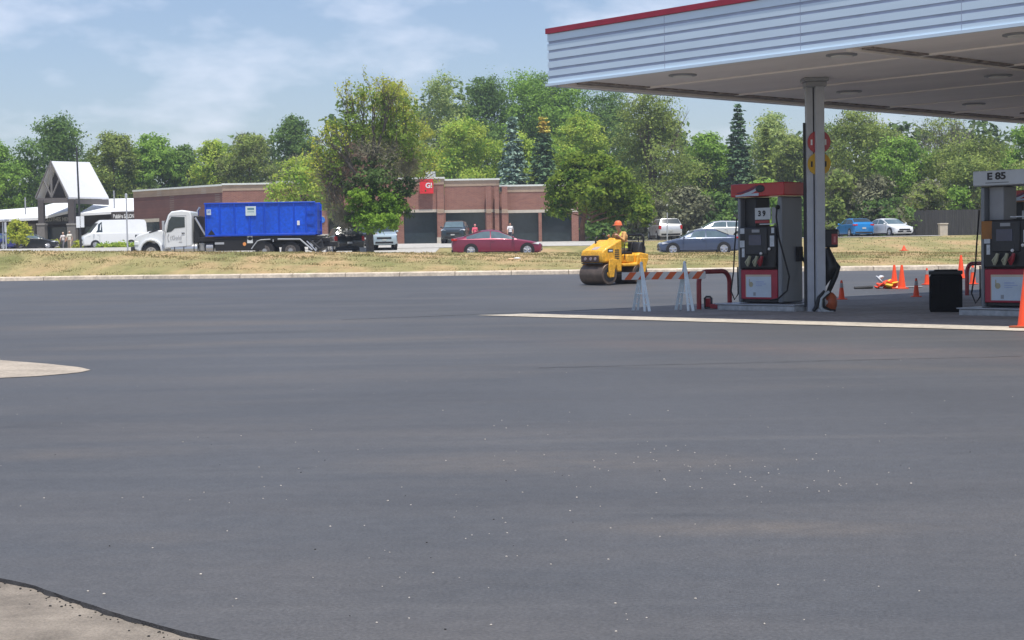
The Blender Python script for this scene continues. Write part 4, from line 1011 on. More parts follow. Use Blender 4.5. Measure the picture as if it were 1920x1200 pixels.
car('parked_car', 'black sedan in front of the shop pillars', 'car', gy(58, 141, 470)+Vector((0, 0, .03)), R(8), 'sedan', 4.7, 1.85, 1.45, paint('black_paint_two', (.012, .013, .016)))
car('parked_car', 'deep blue car cut off by the left edge of the photo', 'car', gy(-8, 138, 470)+Vector((0, 0, .03)), R(165), 'sedan', 4.6, 1.8, 1.42, paint('deep_blue_paint', (.02, .03, .22)))

# ------------------------------------------------------------------ roll-off truck and its dumpster
def truck():
    p = gy(292, 87.5, 478); p.z = G(p.x+3, p.y)+.03
    t = thing('roll_off_truck', 'white roll-off truck with black chassis facing left on the far road', 'truck', p, math.pi)
    mw = mat('truck_white', (.74, .76, .77), .35, var=.04, coat=.5)
    # local x forward (picture left), front axle at x=0, y=+ is toward camera (rot 180: local +y -> -Y)
    W = 1.12
    b = MB(); b.prism([(-.75, 1.0), (-.62, 1.55), (.1, 1.50), (.78, 1.30), (.92, 1.16), (.95, .62), (.75, .55), (.60, .55), (.50, .78), (.25, .98), (-.25, .98), (-.52, .75), (-.62, .50), (-.75, .5)], -W*.86, W*.86, 'y'); b.build('bonnet', mw, t, bevel=.09, seg=3)
    for s in (1, -1):
        b = MB(); P = []
        for k in range(9):
            a = math.pi*k/8; P.append((.66*math.cos(a), .52+.62*math.sin(a)))
        P2 = [(.54*math.cos(math.pi*k/8), .50+.53*math.sin(math.pi*k/8)) for k in range(8, -1, -1)]
        y0, y1 = sorted((s*W*.84, s*W*1.06)); b.prism([(.72, .44)]+P+[(-.82, .40), (-.66, .40)]+P2+[(.62, .44)], y0, y1, 'y'); b.build('fender', mw, t, bevel=.03)
        b = MB(); b.prism([(.1, 1.40), (.12, 1.47), (-.35, 1.58), (-.4, 1.53)], *sorted((s*W*.862, s*W*.868)), 'y'); b.build('hood_vent', m_dark, t)
        b = MB(); b.box(.70, .93, *sorted((s*.72, s*1.0)), .82, 1.02); b.build('headlight', m_head, t, bevel=.03)
    b = MB(); b.box(.955, .99, -.5, .5, .7, 1.35); b.build('grille', m_dark, t, bevel=.02)
    b = MB(); b.prism([(.95, .42), (1.10, .45), (1.10, .74), (.95, .78)], -1.1, 1.1, 'y'); b.build('bumper', m_dark, t, bevel=.04)
    # cab
    b = MB(); b.prism([(-.70, .62), (-.64, 1.52), (-.98, 2.30), (-1.15, 2.44), (-1.7, 2.50), (-2.15, 2.44), (-2.22, 2.2), (-2.22, .72)], -W, W, 'y'); cb = b.build('cab', mw, t, bevel=.07, seg=3)
    for s in (1, -1):
        y0, y1 = sorted((s*(W+.001), s*(W+.012)))
        b = MB(); b.prism([(-.86, 1.42), (-1.12, 1.46), (-1.32, 1.62), (-1.86, 1.66), (-1.86, 2.16), (-1.14, 2.18), (-1.0, 1.98)], y0, y1, 'y'); b.build('door_window', m_glass, cb)
        b = MB()
        for q in ([(-.80, .70), (-.815, 1.44)], [(-.815, 1.44), (-1.06, 2.22)], [(-1.06, 2.22), (-1.93, 2.24)], [(-1.93, 2.24), (-1.93, .74)], [(-1.93, .74), (-.8, .70)]):
            b.tube([(q[0][0], s*(W+.004), q[0][1]), (q[1][0], s*(W+.004), q[1][1])], .009, 4)
        b.build('door_seam', m_gray, cb)
        b = MB(); b.box(-1.84, -1.68, *sorted((s*(W+.0), s*(W+.035))), 1.36, 1.40); b.build('door_handle', m_dark, cb)
        b = MB(); b.box(-.62, -.78, *sorted((s*(W+.16), s*(W+.30))), 1.55, 2.0) if False else b.box(-.80, -.70, *sorted((s*(W+.16), s*(W+.36))), 1.5, 1.98); b.tube([(-.8, s*W, 1.98), (-.76, s*(W+.22), 1.96)], .015, 6); b.tube([(-.8, s*W, 1.45), (-.76, s*(W+.22), 1.5)], .015, 6); b.build('wing_mirror', m_lgray, cb, bevel=.02)
    b = MB(); b.add([(-.635, -.98, 1.56), (-.635, .98, 1.56), (-.945, .95, 2.27), (-.945, -.95, 2.27)], [(0, 1, 2, 3)]); b.v = [v+Vector((.03, 0, .015)) for v in b.v]; b.build('windscreen', m_glass, cb)
    mg = mat('door_lettering', (.35, .36, .37), .5)
    text('lettering', '(Gold', .27, mg, cb, (-1.36, W+.016, 1.16), rot=(math.pi/2, 0, math.pi), ext=.003)
    b = MB(); b.tube([Vector((-1.0-.12*math.sin(a)*.6, W+.012, 1.17+.17*math.cos(a))) for a in [math.pi*k/10+math.pi for k in range(11)]], .018, 6)
    b.box(-1.70, -1.52, W+.01, W+.014, .935, .965); b.build('door_emblem', mg, cb)
    # chassis
    b = MB(); b.box(-10.0, .7, -.45, .45, .62, .86); b.box(-9.6, -2.4, -.52, .52, .86, 1.06); b.build('frame_rails', m_black, t, bevel=.02)
    b = MB(); b.box(-6.15, -3.45, .56, 1.12, .50, 1.05); b.box(-6.15, -3.45, -1.12, -.56, .50, 1.05); b.box(-9.2, -2.55, -1.05, 1.05, .95, 1.16); b.build('side_boxes', m_black, t, bevel=.03)
    mft = mat('polished_tank', (.55, .55, .54), .3, metal=.8)
    for y in (.86, -.86): b = MB(); b.cyl((-1.05, y, .60), (-2.5, y, .60), .27, n=24); b.build('fuel_tank', mft, t, bevel=.03)
    for x in (-1.25, -1.75, -2.3): b = MB(); b.cyl((x, .86, .60), (x-.05, .86, .60), .28, n=24); b.build('tank_strap', m_dark, t)
    b = MB(); b.cyl((-2.95, .85, .62), (-3.35, .85, .62), .26, n=20); b.cyl((-2.72, .8, .5), (-2.72, .8, .9), .2, n=16); b.build('air_tank', mat('dull_alu', (.4, .4, .4), .35, metal=.7), t, bevel=.03)
    # behind cab: dark rack, slanted ram, exhaust stack
    b = MB(); b.box(-2.62, -2.3, -.9, .9, .9, 2.2); b.build('headache_rack', m_black, t, bevel=.02)
    b = MB(); b.tube([(-2.40, 1.0, 2.12), (-2.92, 1.0, 1.28)], .055, 10); b.build('hoist_ram', m_alu, t)
    b = MB(); b.tube([(-2.5, .75, 1.0), (-2.5, .75, 2.45), (-2.62, .75, 2.62)], .06, 10); b.build('exhaust_stack', m_chrome, t)
    b = MB(); b.box(-2.98, -2.90, -.4, .4, 1.2, 2.3); b.build('amber_rack', mat('rack_yellow', (.55, .3, .05), .5), t)
    # wheels
    def whl(x, dual, rimc):
        for s in (1, -1):
            b = MB(); b.cyl((x, s*(.70 if dual else .84), .51), (x, s*1.10, .51), .51, n=36); w = b.build('wheel', m_rub, t, bevel=.05, seg=3)
            b = MB(); b.cyl((x, s*1.101, .51), (x, s*1.108, .51), .29, n=28, mi=0); b.cyl((x, s*1.108, .51), (x, s*(1.13 if dual else 1.16), .51), .12, n=16, mi=1)
            for k in range(8):
                a = k*math.pi/4; b.cyl((x+.2*math.cos(a), s*1.108, .51+.2*math.sin(a)), (x+.2*math.cos(a), s*1.122, .51+.2*math.sin(a)), .03, n=8, mi=2)
            b.build('rim', [mat('rim_dull', (.45, .42, .38) if not dual else (.16, .14, .13), .4, metal=.4), rimc, m_dark], w)
    whl(0, False, m_alu); whl(-6.12, True, m_gray); whl(-7.52, True, m_gray)
    # rail over the tandem wheels
    for s in (1, -1):
        b = MB(); y = s*1.14
        b.tube([(-5.42, y, .62), (-5.75, y, 1.04), (-5.95, y, 1.10), (-6.45, y, 1.12)], .032, 8); b.tube([(-6.85, y, 1.12), (-8.05, y, 1.10), (-8.7, y, .52)], .045, 8); b.tube([(-6.6, y, 1.12), (-6.6, y, .98)], .03, 6); b.build('wheel_guard_rail', m_lgray, t)
    b = MB(); b.prism([(-8.45, .45), (-8.9, .35), (-9.3, .55), (-9.15, 1.05), (-8.5, 1.1)], -1.0, 1.0, 'y'); b.tube([(-8.5, 1.05, 1.0), (-9.1, 1.05, .5)], .07, 8); b.tube([(-8.6, 1.05, .5), (-9.2, 1.05, .95)], .05, 8); b.build('rear_hoist', m_dark, t, bevel=.03)
    b = MB(); b.box(-8.75, -8.6, 1.01, 1.06, .62, .92); b.box(-8.95, -8.85, 1.01, 1.06, .45, .6); b.tube([(-8.4, 1.08, .9), (-8.6, 1.08, .72), (-8.9, 1.08, .4)], .035, 6); b.build('rear_marker', m_alu, t)
    b = MB(); b.cyl((-5.05, 1.121, .80), (-5.05, 1.135, .80), .09, n=14); b.build('amber_light', mat('amber_lens', (.9, .35, .1), .3), t)
    b = MB(); b.box(-3.95, -3.45, 1.121, 1.13, .80, .90); b.build('side_placard', m_lgray, t)
    pl = MB(); pl.box(-5.5, -5.2, 1.121, 1.13, .84, 1.12); pl.cyl((-5.35, 1.121, 1.12), (-5.35, 1.13, 1.12), .15, n=20); q = pl.build('round_top_placard', mat('placard_white', (.7, .73, .74), .5), t)
    pl = MB(); pl.cyl((-5.35, 1.131, 1.10), (-5.35, 1.134, 1.10), .06, n=14); pl.box(-5.41, -5.29, 1.131, 1.134, .98, 1.02); pl.build('placard_mark', m_dark, q)
    for ch in bpy.data.objects:
        if ch.parent == t and not ch.name.startswith('wheel'): ch.scale = (1, 1, 1.11)
    # dumpster
    d = thing('roll_off_dumpster', 'bright blue open-top dumpster resting on the white truck', 'dumpster', Vector(p)+Vector((0, 0, 1.36)), math.pi)
    mb_ = mat('blue_container_paint', (.0, .085, .66), .48, var=.28, scale=.9, stretch=(1, 1, .35), fine=7); mbd = mat('blue_rib_paint', (.0, .065, .56), .45, var=.1)
    x0, x1 = -2.95, -8.85; Hh = 1.68; Wd = 1.15; F = -2.55
    b = MB(); b.box(x1, x0, Wd-.05, Wd, .0, Hh); b.box(x1, x0, -Wd, -Wd+.05, .0, Hh); b.box(x0-.05, x0, -Wd+.051, Wd-.051, 0, Hh); b.box(x1, x0-.051, -Wd+.051, Wd-.051, .0, .06); b.build('walls', mb_, d, smooth=False)
    b = MB(); b.box(x1-.06, x0+.03, Wd-.04, Wd+.05, Hh+.001, Hh+.085); b.box(x1-.06, x0+.03, -Wd-.05, -Wd+.04, Hh+.001, Hh+.085); b.box(x0-.04, x0+.03, -Wd+.04, Wd-.04, Hh+.002, Hh+.08); b.build('top_rail', mbd, d, bevel=.015)
    b = MB(); b.box(x1-.04, x0, Wd+.001, Wd+.05, -.04, .07); b.box(x1-.04, x0, -Wd-.05, -Wd-.001, -.04, .07); b.build('bottom_rail', mbd, d, bevel=.01)
    for x in (-3.0, -3.75, -4.55, -5.35, -6.15, -6.95, -7.75, -8.40):
        for s in (1, -1): b = MB(); b.prism([(x-.05, s*(Wd+.001)), (x+.05, s*(Wd+.001)), (x+.028, s*(Wd+.045)), (x-.028, s*(Wd+.045))], .075, Hh-.002, 'z'); b.build('side_rib', mbd, d, smooth=False)
    b = MB(); b.box(x1-.06, x1-.001, -Wd-.02, Wd+.02, .0, Hh-.02)
    dr = b.build('rear_door', mb_, d)
    b = MB()
    for z in (.18, .75, 1.3): b.box(x1-.11, x1-.061, -Wd, Wd, z, z+.09)
    for y in (-1.12, 1.05): b.box(x1-.139, x1-.061, y, y+.07, 0, Hh)
    b.box(x1, x1+.42, Wd+.046, Wd+.07, .62, .69); b.box(x1, x1+.42, Wd+.046, Wd+.07, 1.2, 1.27); b.build('door_bars', mbd, dr)
    b = MB(); b.box(-5.72, -5.16, Wd+.05, Wd+.056, 1.05, 1.55); s1 = b.build('white_placard', mat('placard_paper', (.62, .72, .74), .5), d)
    b = MB(); b.box(-5.62, -5.26, Wd+.0565, Wd+.06, 1.36, 1.47); b.box(-5.62, -5.26, Wd+.0565, Wd+.06, 1.24, 1.27); b.build('placard_print', mat('print_teal', (.12, .25, .32), .5), s1)
    b = MB(); b.box(-3.30, -3.06, Wd+.05, Wd+.055, 1.12, 1.42); s2 = b.build('corner_sticker', mat('sticker_pale', (.5, .6, .75), .5), d)
    text('lettering', '20', .16, mat('print_blue_dark', (.05, .12, .5), .5), s2, (-3.18, Wd+.058, 1.29), rot=(math.pi/2, 0, math.pi))
    b = MB(); b.box(-8.06, -7.92, Wd+.05, Wd+.056, .50, .74); b.build('small_placard', m_white, d)
    b = MB(); b.box(-5.5, -4.7, Wd-.3, Wd+.02, Hh+.086, Hh+.13); b.build('load_edge', mat('load_orange', (.6, .3, .1), .7), d)
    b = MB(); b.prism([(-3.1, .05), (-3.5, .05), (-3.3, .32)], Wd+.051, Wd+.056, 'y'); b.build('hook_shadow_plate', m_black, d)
truck()
# ------------------------------------------------------------------ brick shop building
m_brick = brickmat('red_brick', (.30, .125, .09), (.23, .09, .07), (.34, .27, .22))
m_brick_shade = brickmat('red_brick_shaded', (.17, .07, .06), (.13, .055, .05), (.2, .15, .13))  # same red brick with the shade of the angled wall mixed into its colours
m_tan = brickmat('tan_band', (.42, .30, .21), (.36, .26, .18), (.42, .36, .3))
m_trim = mat('white_trim', (.72, .75, .70), .6, var=.06)
m_stone = mat('pale_stone_block', (.55, .50, .42), .85, var=.1)
def bz(px, py, Y): return at(px, py, Y)
def shops():
    Y = 146.0; A = gy(417, Y, 460)
    t = thing('brick_shop_building', 'long low red brick shop building with tan band and white coping', 'building', A)
    Q = lambda px, py: at(px, py, Y)
    zb = A.z-.4
    def band(nm, px0, px1, py0, py1, y0, y1, mt, parent=t, **k):
        a = Q(px0, (py0+py1)/2).x; c = Q(px1, (py0+py1)/2).x; pm = (px0+px1)/2
        b = MB(); b.box(a, c, y0, y1, Q(pm, py1).z, Q(pm, py0).z); return b.build(nm, mt, parent, world=True, **k)
    zg_ = lambda px: Q(px, 460).z
    # left front block, 417..600 (mostly behind the truck and trees)
    def front(px0, px1, ytop, opens, y0):
        """solid band above openings, piers between"""
        band('wall', px0, px1, ytop+14, 393, y0, y0+.4, m_brick)
        band('tan_band', px0, px1, ytop+3.2, ytop+13.9, y0-.03, y0+.4, m_tan)
        band('coping', px0-1, px1+1, ytop, ytop+3.1, y0-.12, y0+.5, m_trim)
        band('stone_lintel', px0, px1, 393.1, 398.5, y0-.02, y0+.4, m_stone)
        e = px0
        for a, c in opens+[(px1, px1)]:
            if a > e+.5: band('pier', e, a, 398.6, 464, y0-.01, y0+.45, m_brick)
            if c > a:
                w_ = band('shop_window', a, c, 398.6, 459, y0+.5, y0+.56, m_glass)
                n = max(2, int((c-a)/22)); b = MB()
                for k in range(n+1):
                    x = Q(a+(c-a)*k/n, 430).x; b.box(x-.04, x+.04, y0+.42, y0+.499, Q(a, 459).z, Q(a, 399).z)
                for py in (399.5, 440, 458): b.box(Q(a, py).x, Q(c, py).x, y0+.43, y0+.498, Q((a+c)/2, py).z-.04, Q((a+c)/2, py).z+.04)
                b.build('window_frame', m_dark, w_, world=True)
            e = c
    front(417, 600, 342.5, [(430, 470), (485, 530), (545, 590)], Y)
    front(745, 833, 333, [(758, 820)], Y-.5)
    front(833.5, 936, 335.2, [(836, 910)], Y-.2)
    front(936.5, 1085, 345.8, [(954, 1010), (1016, 1072)], Y)
    front(600.5, 744, 338, [(615, 660), (680, 740)], Y+.3)
    # raised brick piers with ornaments
    for a, c in ((820.5, 833), (912, 922), (928, 936), (941, 952)):
        band('pilaster', a, c, 350, 464, Y-.75, Y-.51, m_brick)
        band('ornament', a, c, 392.5, 400, Y-.80, Y-.74, m_tan)
        band('stone_foot', a-.3, c+.3, 445, 464, Y-.82, Y-.76, m_stone)
    # angled wall to the left, its shade put into a darker brick colour
    a = at(250, 357, 157.0); c = at(417, 345.5, Y)
    d = (Vector((c.x, c.y, 0))-Vector((a.x, a.y, 0))); n = Vector((d.y, -d.x, 0)).normalized()
    def slab(nm, z0a, z1a, z0c, z1c, o0, o1, mt):
        b = MB(); A0 = Vector((a.x, a.y, 0)); C0 = Vector((c.x, c.y, 0)); vs = []
        for P, z0, z1 in ((A0, z0a, z1a), (C0, z0c, z1c)):
            for o_ in (o0, o1):
                for z in (z0, z1): q = P-n*o_; vs.append((q.x, q.y, z))
        b.add(vs, [(0, 4, 5, 1), (2, 3, 7, 6), (1, 5, 7, 3), (0, 2, 6, 4), (0, 1, 3, 2), (4, 6, 7, 5)]); return b.build(nm, mt, t, world=True, smooth=False)
    zt = c.z
    slab('wall', zb, a.z-.75, zb, zt-.75, 0, .5, m_brick_shade); slab('tan_band', a.z-.745, a.z-.15, zt-.745, zt-.15, -.03, .5, m_tan); slab('coping', a.z-.145, a.z+.02, zt-.145, zt+.02, -.12, .6, m_trim)
    # dark recess windows low on the angled wall
    for f0, f1 in ((.06, .3), (.40, .62)):
        b = MB(); P = Vector((a.x, a.y, 0)); A0 = P+d*f0+n*.03; C0 = P+d*f1+n*.03; z0, z1 = A.z, A.z+2.6
        b.add([(A0.x, A0.y, z0), (C0.x, C0.y, z0), (C0.x, C0.y, z1), (A0.x, A0.y, z1)], [(0, 1, 2, 3)]); b.build('shop_window', m_glass, t, world=True)
        b = MB(); b.add([(A0.x, A0.y, z1+.02), (C0.x, C0.y, z1+.02), (C0.x, C0.y, z1+.35), (A0.x, A0.y, z1+.35)], [(0, 1, 2, 3)]); b.build('stone_lintel', m_stone, t, world=True)
    # back and roof so the block is solid
    b = MB(); x1 = Q(1085, 400).x; b.box(a.x+.5, x1, 158, 170, zb, zt-1.2); b.box(c.x, x1, Y+1.0, 157.9, zt-1.3, zt-1.2); b.build('roof', m_gray, t, world=True, smooth=False)
    b = MB(); b.box(x1-.3, x1, Y+.5, 158, zb, zt-1.3); b.build('wall', m_brick, t, world=True, smooth=False)
    band('roof_unit', 796, 814, 320, 333.5, Y+1.5, Y+3, m_trim); band('roof_unit', 508, 542, 336.5, 343, Y+3, Y+5, m_trim)
    # red shop sign
    s = band('shop_sign', 788, 813.5, 337, 363.5, Y-.95, Y-.78, mat('sign_red', (.72, .02, .03), .4))
    p = Q(803, 349); tx = text('lettering', 'GI', .62, m_white, t, (0, 0, 0), bold=.02); tx.parent = s; tx.location = Vector((p.x+.1, Y-.965, p.z))-Vector(A); tx.location = tx.location
    # gutter pipe and wall lamp
    band('wall_lamp', 937, 941, 352, 360, Y-1.0, Y-.52, m_dark)
    # entrance gable with brick pillars, behind the big tree
    g_ = MB(); ap = Q(672, 268); l = Q(600, 336); r = Q(745, 338); y0 = Y-4
    g_.add([(l.x, y0, l.z), (r.x, y0, r.z), (ap.x, y0, ap.z), (l.x, Y+4, l.z), (r.x, Y+4, r.z), (ap.x, Y+4, ap.z)], [(0, 1, 2), (5, 4, 3), (0, 2, 5, 3), (2, 1, 4, 5), (1, 0, 3, 4)]); gb = g_.build('entrance_gable', m_brick, t, world=True, smooth=False)
    b = MB(); off = Vector((0, -.15, .1)); b.tube([Vector((l.x, y0, l.z))+off, Vector((ap.x, y0, ap.z))+off, Vector((r.x, y0, r.z))+off], .14, 6); b.build('gable_trim', m_trim, gb, world=True)
    b = MB(); b.box(l.x, r.x, y0, y0+.6, Q(672, 397).z, l.z-.01); b.build('gable_beam', m_brick, t, world=True, smooth=False)
    return t, A
SH, SHA = shops()
def pillar(px, Y, w_, ytop, label):
    p = gy(px, Y, 465); t = thing('brick_pillar', label, 'pillar', p)
    H = at(px, ytop, Y).z-p.z
    b = MB(); b.box(-w_/2, w_/2, -w_/2, w_/2, .9, H); b.build('shaft', m_brick, t, smooth=False)
    b = MB(); b.box(-w_/2-.03, w_/2+.03, -w_/2-.03, w_/2+.03, -.1, .45); b.box(-w_/2-.02, w_/2+.02, -w_/2-.02, w_/2+.02, .451, .9, 1); b.build('stone_foot', [m_white, m_stone], t, smooth=False)
    b = MB(); b.cyl((0, -w_/2-.04, H*.78 if H < 5 else 3.4), (0, -w_/2-.002, H*.78 if H < 5 else 3.4), .22, n=16); b.build('ornament', m_tan, t)
    return t, p
pt_, pp_ = pillar(606, 120, .72, 395, 'brick pillar with white foot just right of the truck')
b = MB(); b.cyl((0, -.42, 1.95), (0, -.385, 1.95), .23, n=20); sg = b.build('parking_sign', mat('sign_blue', (.03, .18, .65), .4)); sg.location = pp_; tag(sg, 'small round blue sign on the brick pillar right of the truck', 'sign')
b = MB(); b.cyl((-.02, -.424, 2.06), (-.02, -.4205, 2.06), .03, n=10); b.tube([(-.03, -.4225, 2.02), (-.03, -.4225, 1.93), (.06, -.4225, 1.93), (.1, -.4225, 1.84)], .006, 6); o = b.build('wheelchair_mark', m_white, sg)

# ------------------------------------------------------------------ shop arcade with gabled porch, left
def arcade():
    Y = 163.0; A = gy(100, 158, 460)
    t = thing('shop_arcade', 'shopping arcade with white metal roofs and a gabled porch', 'building', A)
    mr = mat('white_roof_metal', (.82, .83, .85), .45, var=.03); md = mat('arcade_dark_wall', (.055, .045, .042), .8, var=.2); ms = mat('arcade_stone', (.19, .18, .175), .85, var=.12); mtr = mat('arcade_trim', (.13, .115, .11), .7); mp = mat('pillar_grey', (.085, .075, .075), .8, var=.1)
    W3 = lambda px, py, y: at(px, py, y)
    zb = A.z-.3
    # low white roofs: sloping planes with real thickness
    def roofslab(nm, pts, th=.25):
        b = MB(); n = len(pts); vs = [Vector(p) for p in pts]+[Vector(p)-Vector((0, 0, th)) for p in pts]
        b.add(vs, [tuple(range(n)), tuple(range(n, 2*n))[::-1]]+[(i, n+i, n+(i+1) % n, (i+1) % n) for i in range(n)]); return b.build(nm, mr, t, world=True, smooth=False)
    roofslab('low_roof', [W3(-90, 415, 160), W3(72, 408, 158), W3(127, 396, 159), W3(127, 374, 166), W3(72, 388, 166), W3(-90, 400, 166)])
    roofslab('low_roof', [W3(151, 400, 158), W3(254, 394, 160), W3(254, 371.5, 167), W3(192, 373, 167), W3(151, 398, 158.5)])
    b = MB()
    for a, c, yt, y in ((-90, 127, 408, 161), (127, 254, 398, 161.5)):
        b.box(W3(a, 430, y).x, W3(c, 430, y).x, y, y+.4, zb+2.9, W3((a+c)/2, yt, y).z)
    b.build('fascia_wall', md, t, world=True, smooth=False)
    b = MB(); b.box(W3(-90, 430, 163).x, W3(254, 430, 163).x, 163, 163.3, zb, zb+3.2); b.build('wall', md, t, world=True, smooth=False)
    for a, c in ((-60, -20), (-8, 30), (40, 70), (90, 125), (160, 200), (206, 245)):
        b = MB(); b.box(W3(a, 440, 162.9).x, W3(c, 440, 162.9).x, 162.9, 162.97, zb+.3, zb+2.7); b.build('shop_window', m_glass, t, world=True, smooth=False)
    for px in (-40, 60, 205): b = MB(); b.box(W3(px, 440, 160).x-.35, W3(px, 440, 160).x+.35, 160, 160.7, zb, zb+3); b.build('wall_pier', ms, t, world=True, smooth=False)
    # porch: ridge from (95,302) going back right to (168,304)
    yf, yb = 156.0, 162.0
    pk = W3(95, 302, yf); el = W3(67, 371, yf); er = W3(127, 369.5, yf)
    pkb = W3(168, 304, yb); erb = W3(204, 370.5, yb); elb = Vector((el.x+(pkb.x-pk.x), yb, erb.z))
    def plane(P, th):
        b = MB(); n = len(P); dn = Vector((0, 0, -th)); b.add([Vector(p) for p in P]+[Vector(p)+dn for p in P], [tuple(range(n)), tuple(range(n, 2*n))[::-1]]+[(i, n+i, n+(i+1) % n, (i+1) % n) for i in range(n)]); return b
    o = plane([pk, er, erb, pkb], .15); r_ = o.build('porch_roof', mr, t, world=True, smooth=False)
    o = plane([el, pk, pkb, elb], .15); o.build('porch_roof', mr, t, world=True, smooth=False)
    b = MB(); c0 = (pk+pkb)/2; b.tube([(pk+er)/2*1+Vector((0, 0, 0))-((er-pk)/2)+(pkb-pk)*.66+Vector((0, -.02, .06)), er+(erb-er)*.35+Vector((0, -.02, .06))], .05, 6); b.build('roof_seam', m_dark, r_, world=True)
    # gable face set back, dark, with king post truss
    b = MB(); s_ = Vector((0, 1.2, -.1)); b.add([el+s_+Vector((.5, 0, 0)), er+s_-Vector((.5, 0, 0)), pk+s_-Vector((0, 0, .5))], [(0, 1, 2)]); b.add([el+s_+Vector((.5, .2, 0)), er+s_+Vector((-.5, .2, 0)), pk+s_+Vector((0, .2, -.5))], [(2, 1, 0)]); b.build('gable_wall', md, t, world=True, smooth=False)
    b = MB(); mid = (el+er)/2; b.tube([el, pk, er], .12, 6); b.tube([mid, pk], .11, 6); b.tube([mid, el.lerp(pk, .5)], .09, 6); b.tube([mid, er.lerp(pk, .5)], .09, 6); b.build('truss', ms, t, world=True)
    b = MB(); zc = W3(97, 371, yf).z; b.box(el.x+.2, er.x, yf-.1, yf+.35, zc-.5, zc-.02); b.add([(er.x, yf, zc-.55), (erb.x, yb, erb.z-.75), (erb.x, yb, erb.z-.16), (er.x, yf, zc-.16)], [(0, 1, 2, 3), (3, 2, 1, 0)]); b.build('eaves_beam', mtr, t, world=True, smooth=False)
    # pillars
    for px, w_ in ((79, .62), (136, .68)):
        P = W3(px, 440, yf); b = MB(); x0, x1 = P.x-w_/2, P.x+w_/2
        zt_ = W3(px, 376, yf).z; zm = W3(px, 419, yf).z
        b.box(x0+.05, x1-.05, yf-.3, yf+.4, zm, zt_, 0); b.box(x0-.07, x1+.07, yf-.42, yf+.52, zb, zm-.15, 1); b.box(x0-.12, x1+.12, yf-.47, yf+.57, zm-.149, zm-.001, 2); b.build('porch_pillar', [mp, ms, mat('pillar_cap', (.3, .29, .28), .8)], t, world=True, smooth=False)
    # sign panel with lettering
    yS = 160.6; a = W3(82, 411, yS); c = W3(150, 411, yS)
    b = MB(); b.box(a.x, c.x, yS, yS+.3, W3(110, 420, yS).z, W3(110, 402, yS).z); sp = b.build('sign_panel', mat('sign_panel_dark', (.03, .035, .05), .5), t, world=True)
    mtx = mat('sign_letters_grey', (.40, .42, .47), .5)
    P = W3(114.5, 411.5, yS); o = text('lettering', 'CLOTHES MENTOR', .50, mtx, sp, Vector((P.x, yS-.02, P.z))-Vector(A), bold=.012, sx=1.0)
    o.data.update(); wdt = o.dimensions.x
    bpy.context.view_layer.update(); wdt = max(v.co.x for v in o.data.vertices)-min(v.co.x for v in o.data.vertices); o.scale = (3.35/wdt, 1.1, 1)
    P0 = W3(212, 406, 157.8); P1 = W3(251, 405, 157.8)
    b = MB(); b.box(P0.x-.2, P1.x+.1, 157.9, 158.1, P0.z-.45, P0.z+.45); sp2 = b.build('sign_panel', md, t, world=True)
    o = text('lettering', 'Bubbles SALON', .55, m_white, sp2, Vector(((P0.x+P1.x)/2, 157.88, P0.z))-Vector(A), bold=.02)
    wdt = max(v.co.x for v in o.data.vertices)-min(v.co.x for v in o.data.vertices); o.scale = ((P1.x-P0.x)/wdt, 1, 1)
    for px, y0, y1 in ((47, 370, 404), (213.5, 357, 394)):
        P = W3(px, y0, 161); Q2 = W3(px, y1, 161); b = MB(); b.cyl((P.x, 161, Q2.z), (P.x, 161, P.z), .07, n=8); b.build('vent_pipe', m_gray, t, world=True)
arcade()

# ------------------------------------------------------------------ poles and signs
def pole(name, label, cat, px0, y0, px1, y1, Y, r, mt, extra=None):
    a = gy(px0, Y, y0); b_ = at(px1, y1, Y); t = thing(name, label, cat, a)
    b = MB(); b.cyl((0, 0, -.1), b_-a, r, r*.7, n=10); b.build('shaft', mt, t); return t, a, b_
t, a, c = pole('light_pole', 'tall thin dark pole leaning slightly before the porch roof', 'pole', 152, 468, 143.5, 276, 128, .09, m_dark)
b = MB(); 
for dx, dz in ((-.12, 0), (.22, .02)): b.box(dx-.17, dx+.13, -.16, -.12, 1.65+dz, 2.55+dz)
b.box(-.1, .1, -.12, .0, 1.8, 1.86); b.build('white_plate', m_white, t, bevel=.01)
t, a, c = pole('sign_post', 'plain light grey post left of the white truck bonnet', 'post', 239.5, 469, 236.5, 371, 110, .06, m_alu)
b = MB(); b.lathe([(.09, 0), (.09, .25), (.03, .3)], 12, c-a); b.build('post_cap', m_lgray, t)
pole('sign_post', 'thin pale post standing behind the silver estate car', 'post', 1251, 462, 1251, 398, 121, .05, m_lgray)
# bus-shelter like frame at the left edge
P = gy(3, 130, 465); t = thing('shelter_frame', 'pale grey metal shelter frame at the left edge of the photo', 'shelter', P)
b = MB()
for x in (-1.6, -.6, 0.15, .38): b.box(x-.04, x+.04, -.05, .05, 0, 2.3)
b.build('posts', m_lgray, t); b = MB(); b.box(-2, .5, -.6, .6, 2.3, 2.45); b.build('shelter_roof', m_lgray, t, bevel=.03)
b = MB(); b.box(.30, .46, -.09, -.055, 1.4, 2.2); b.build('white_panel', m_white, t)
# utility cabinet between cars
P = gy(680.5, 101, 472); b = MB(); b.box(-.19, .19, -.12, .12, 0, .55); b.box(-.21, .21, -.14, .14, .551, .6); o = b.build('utility_box', mat('box_grey', (.45, .44, .43), .7), bevel=.01); o.location = P; tag(o, 'small pale utility box on the ground left of the tree trunk', 'utility box')
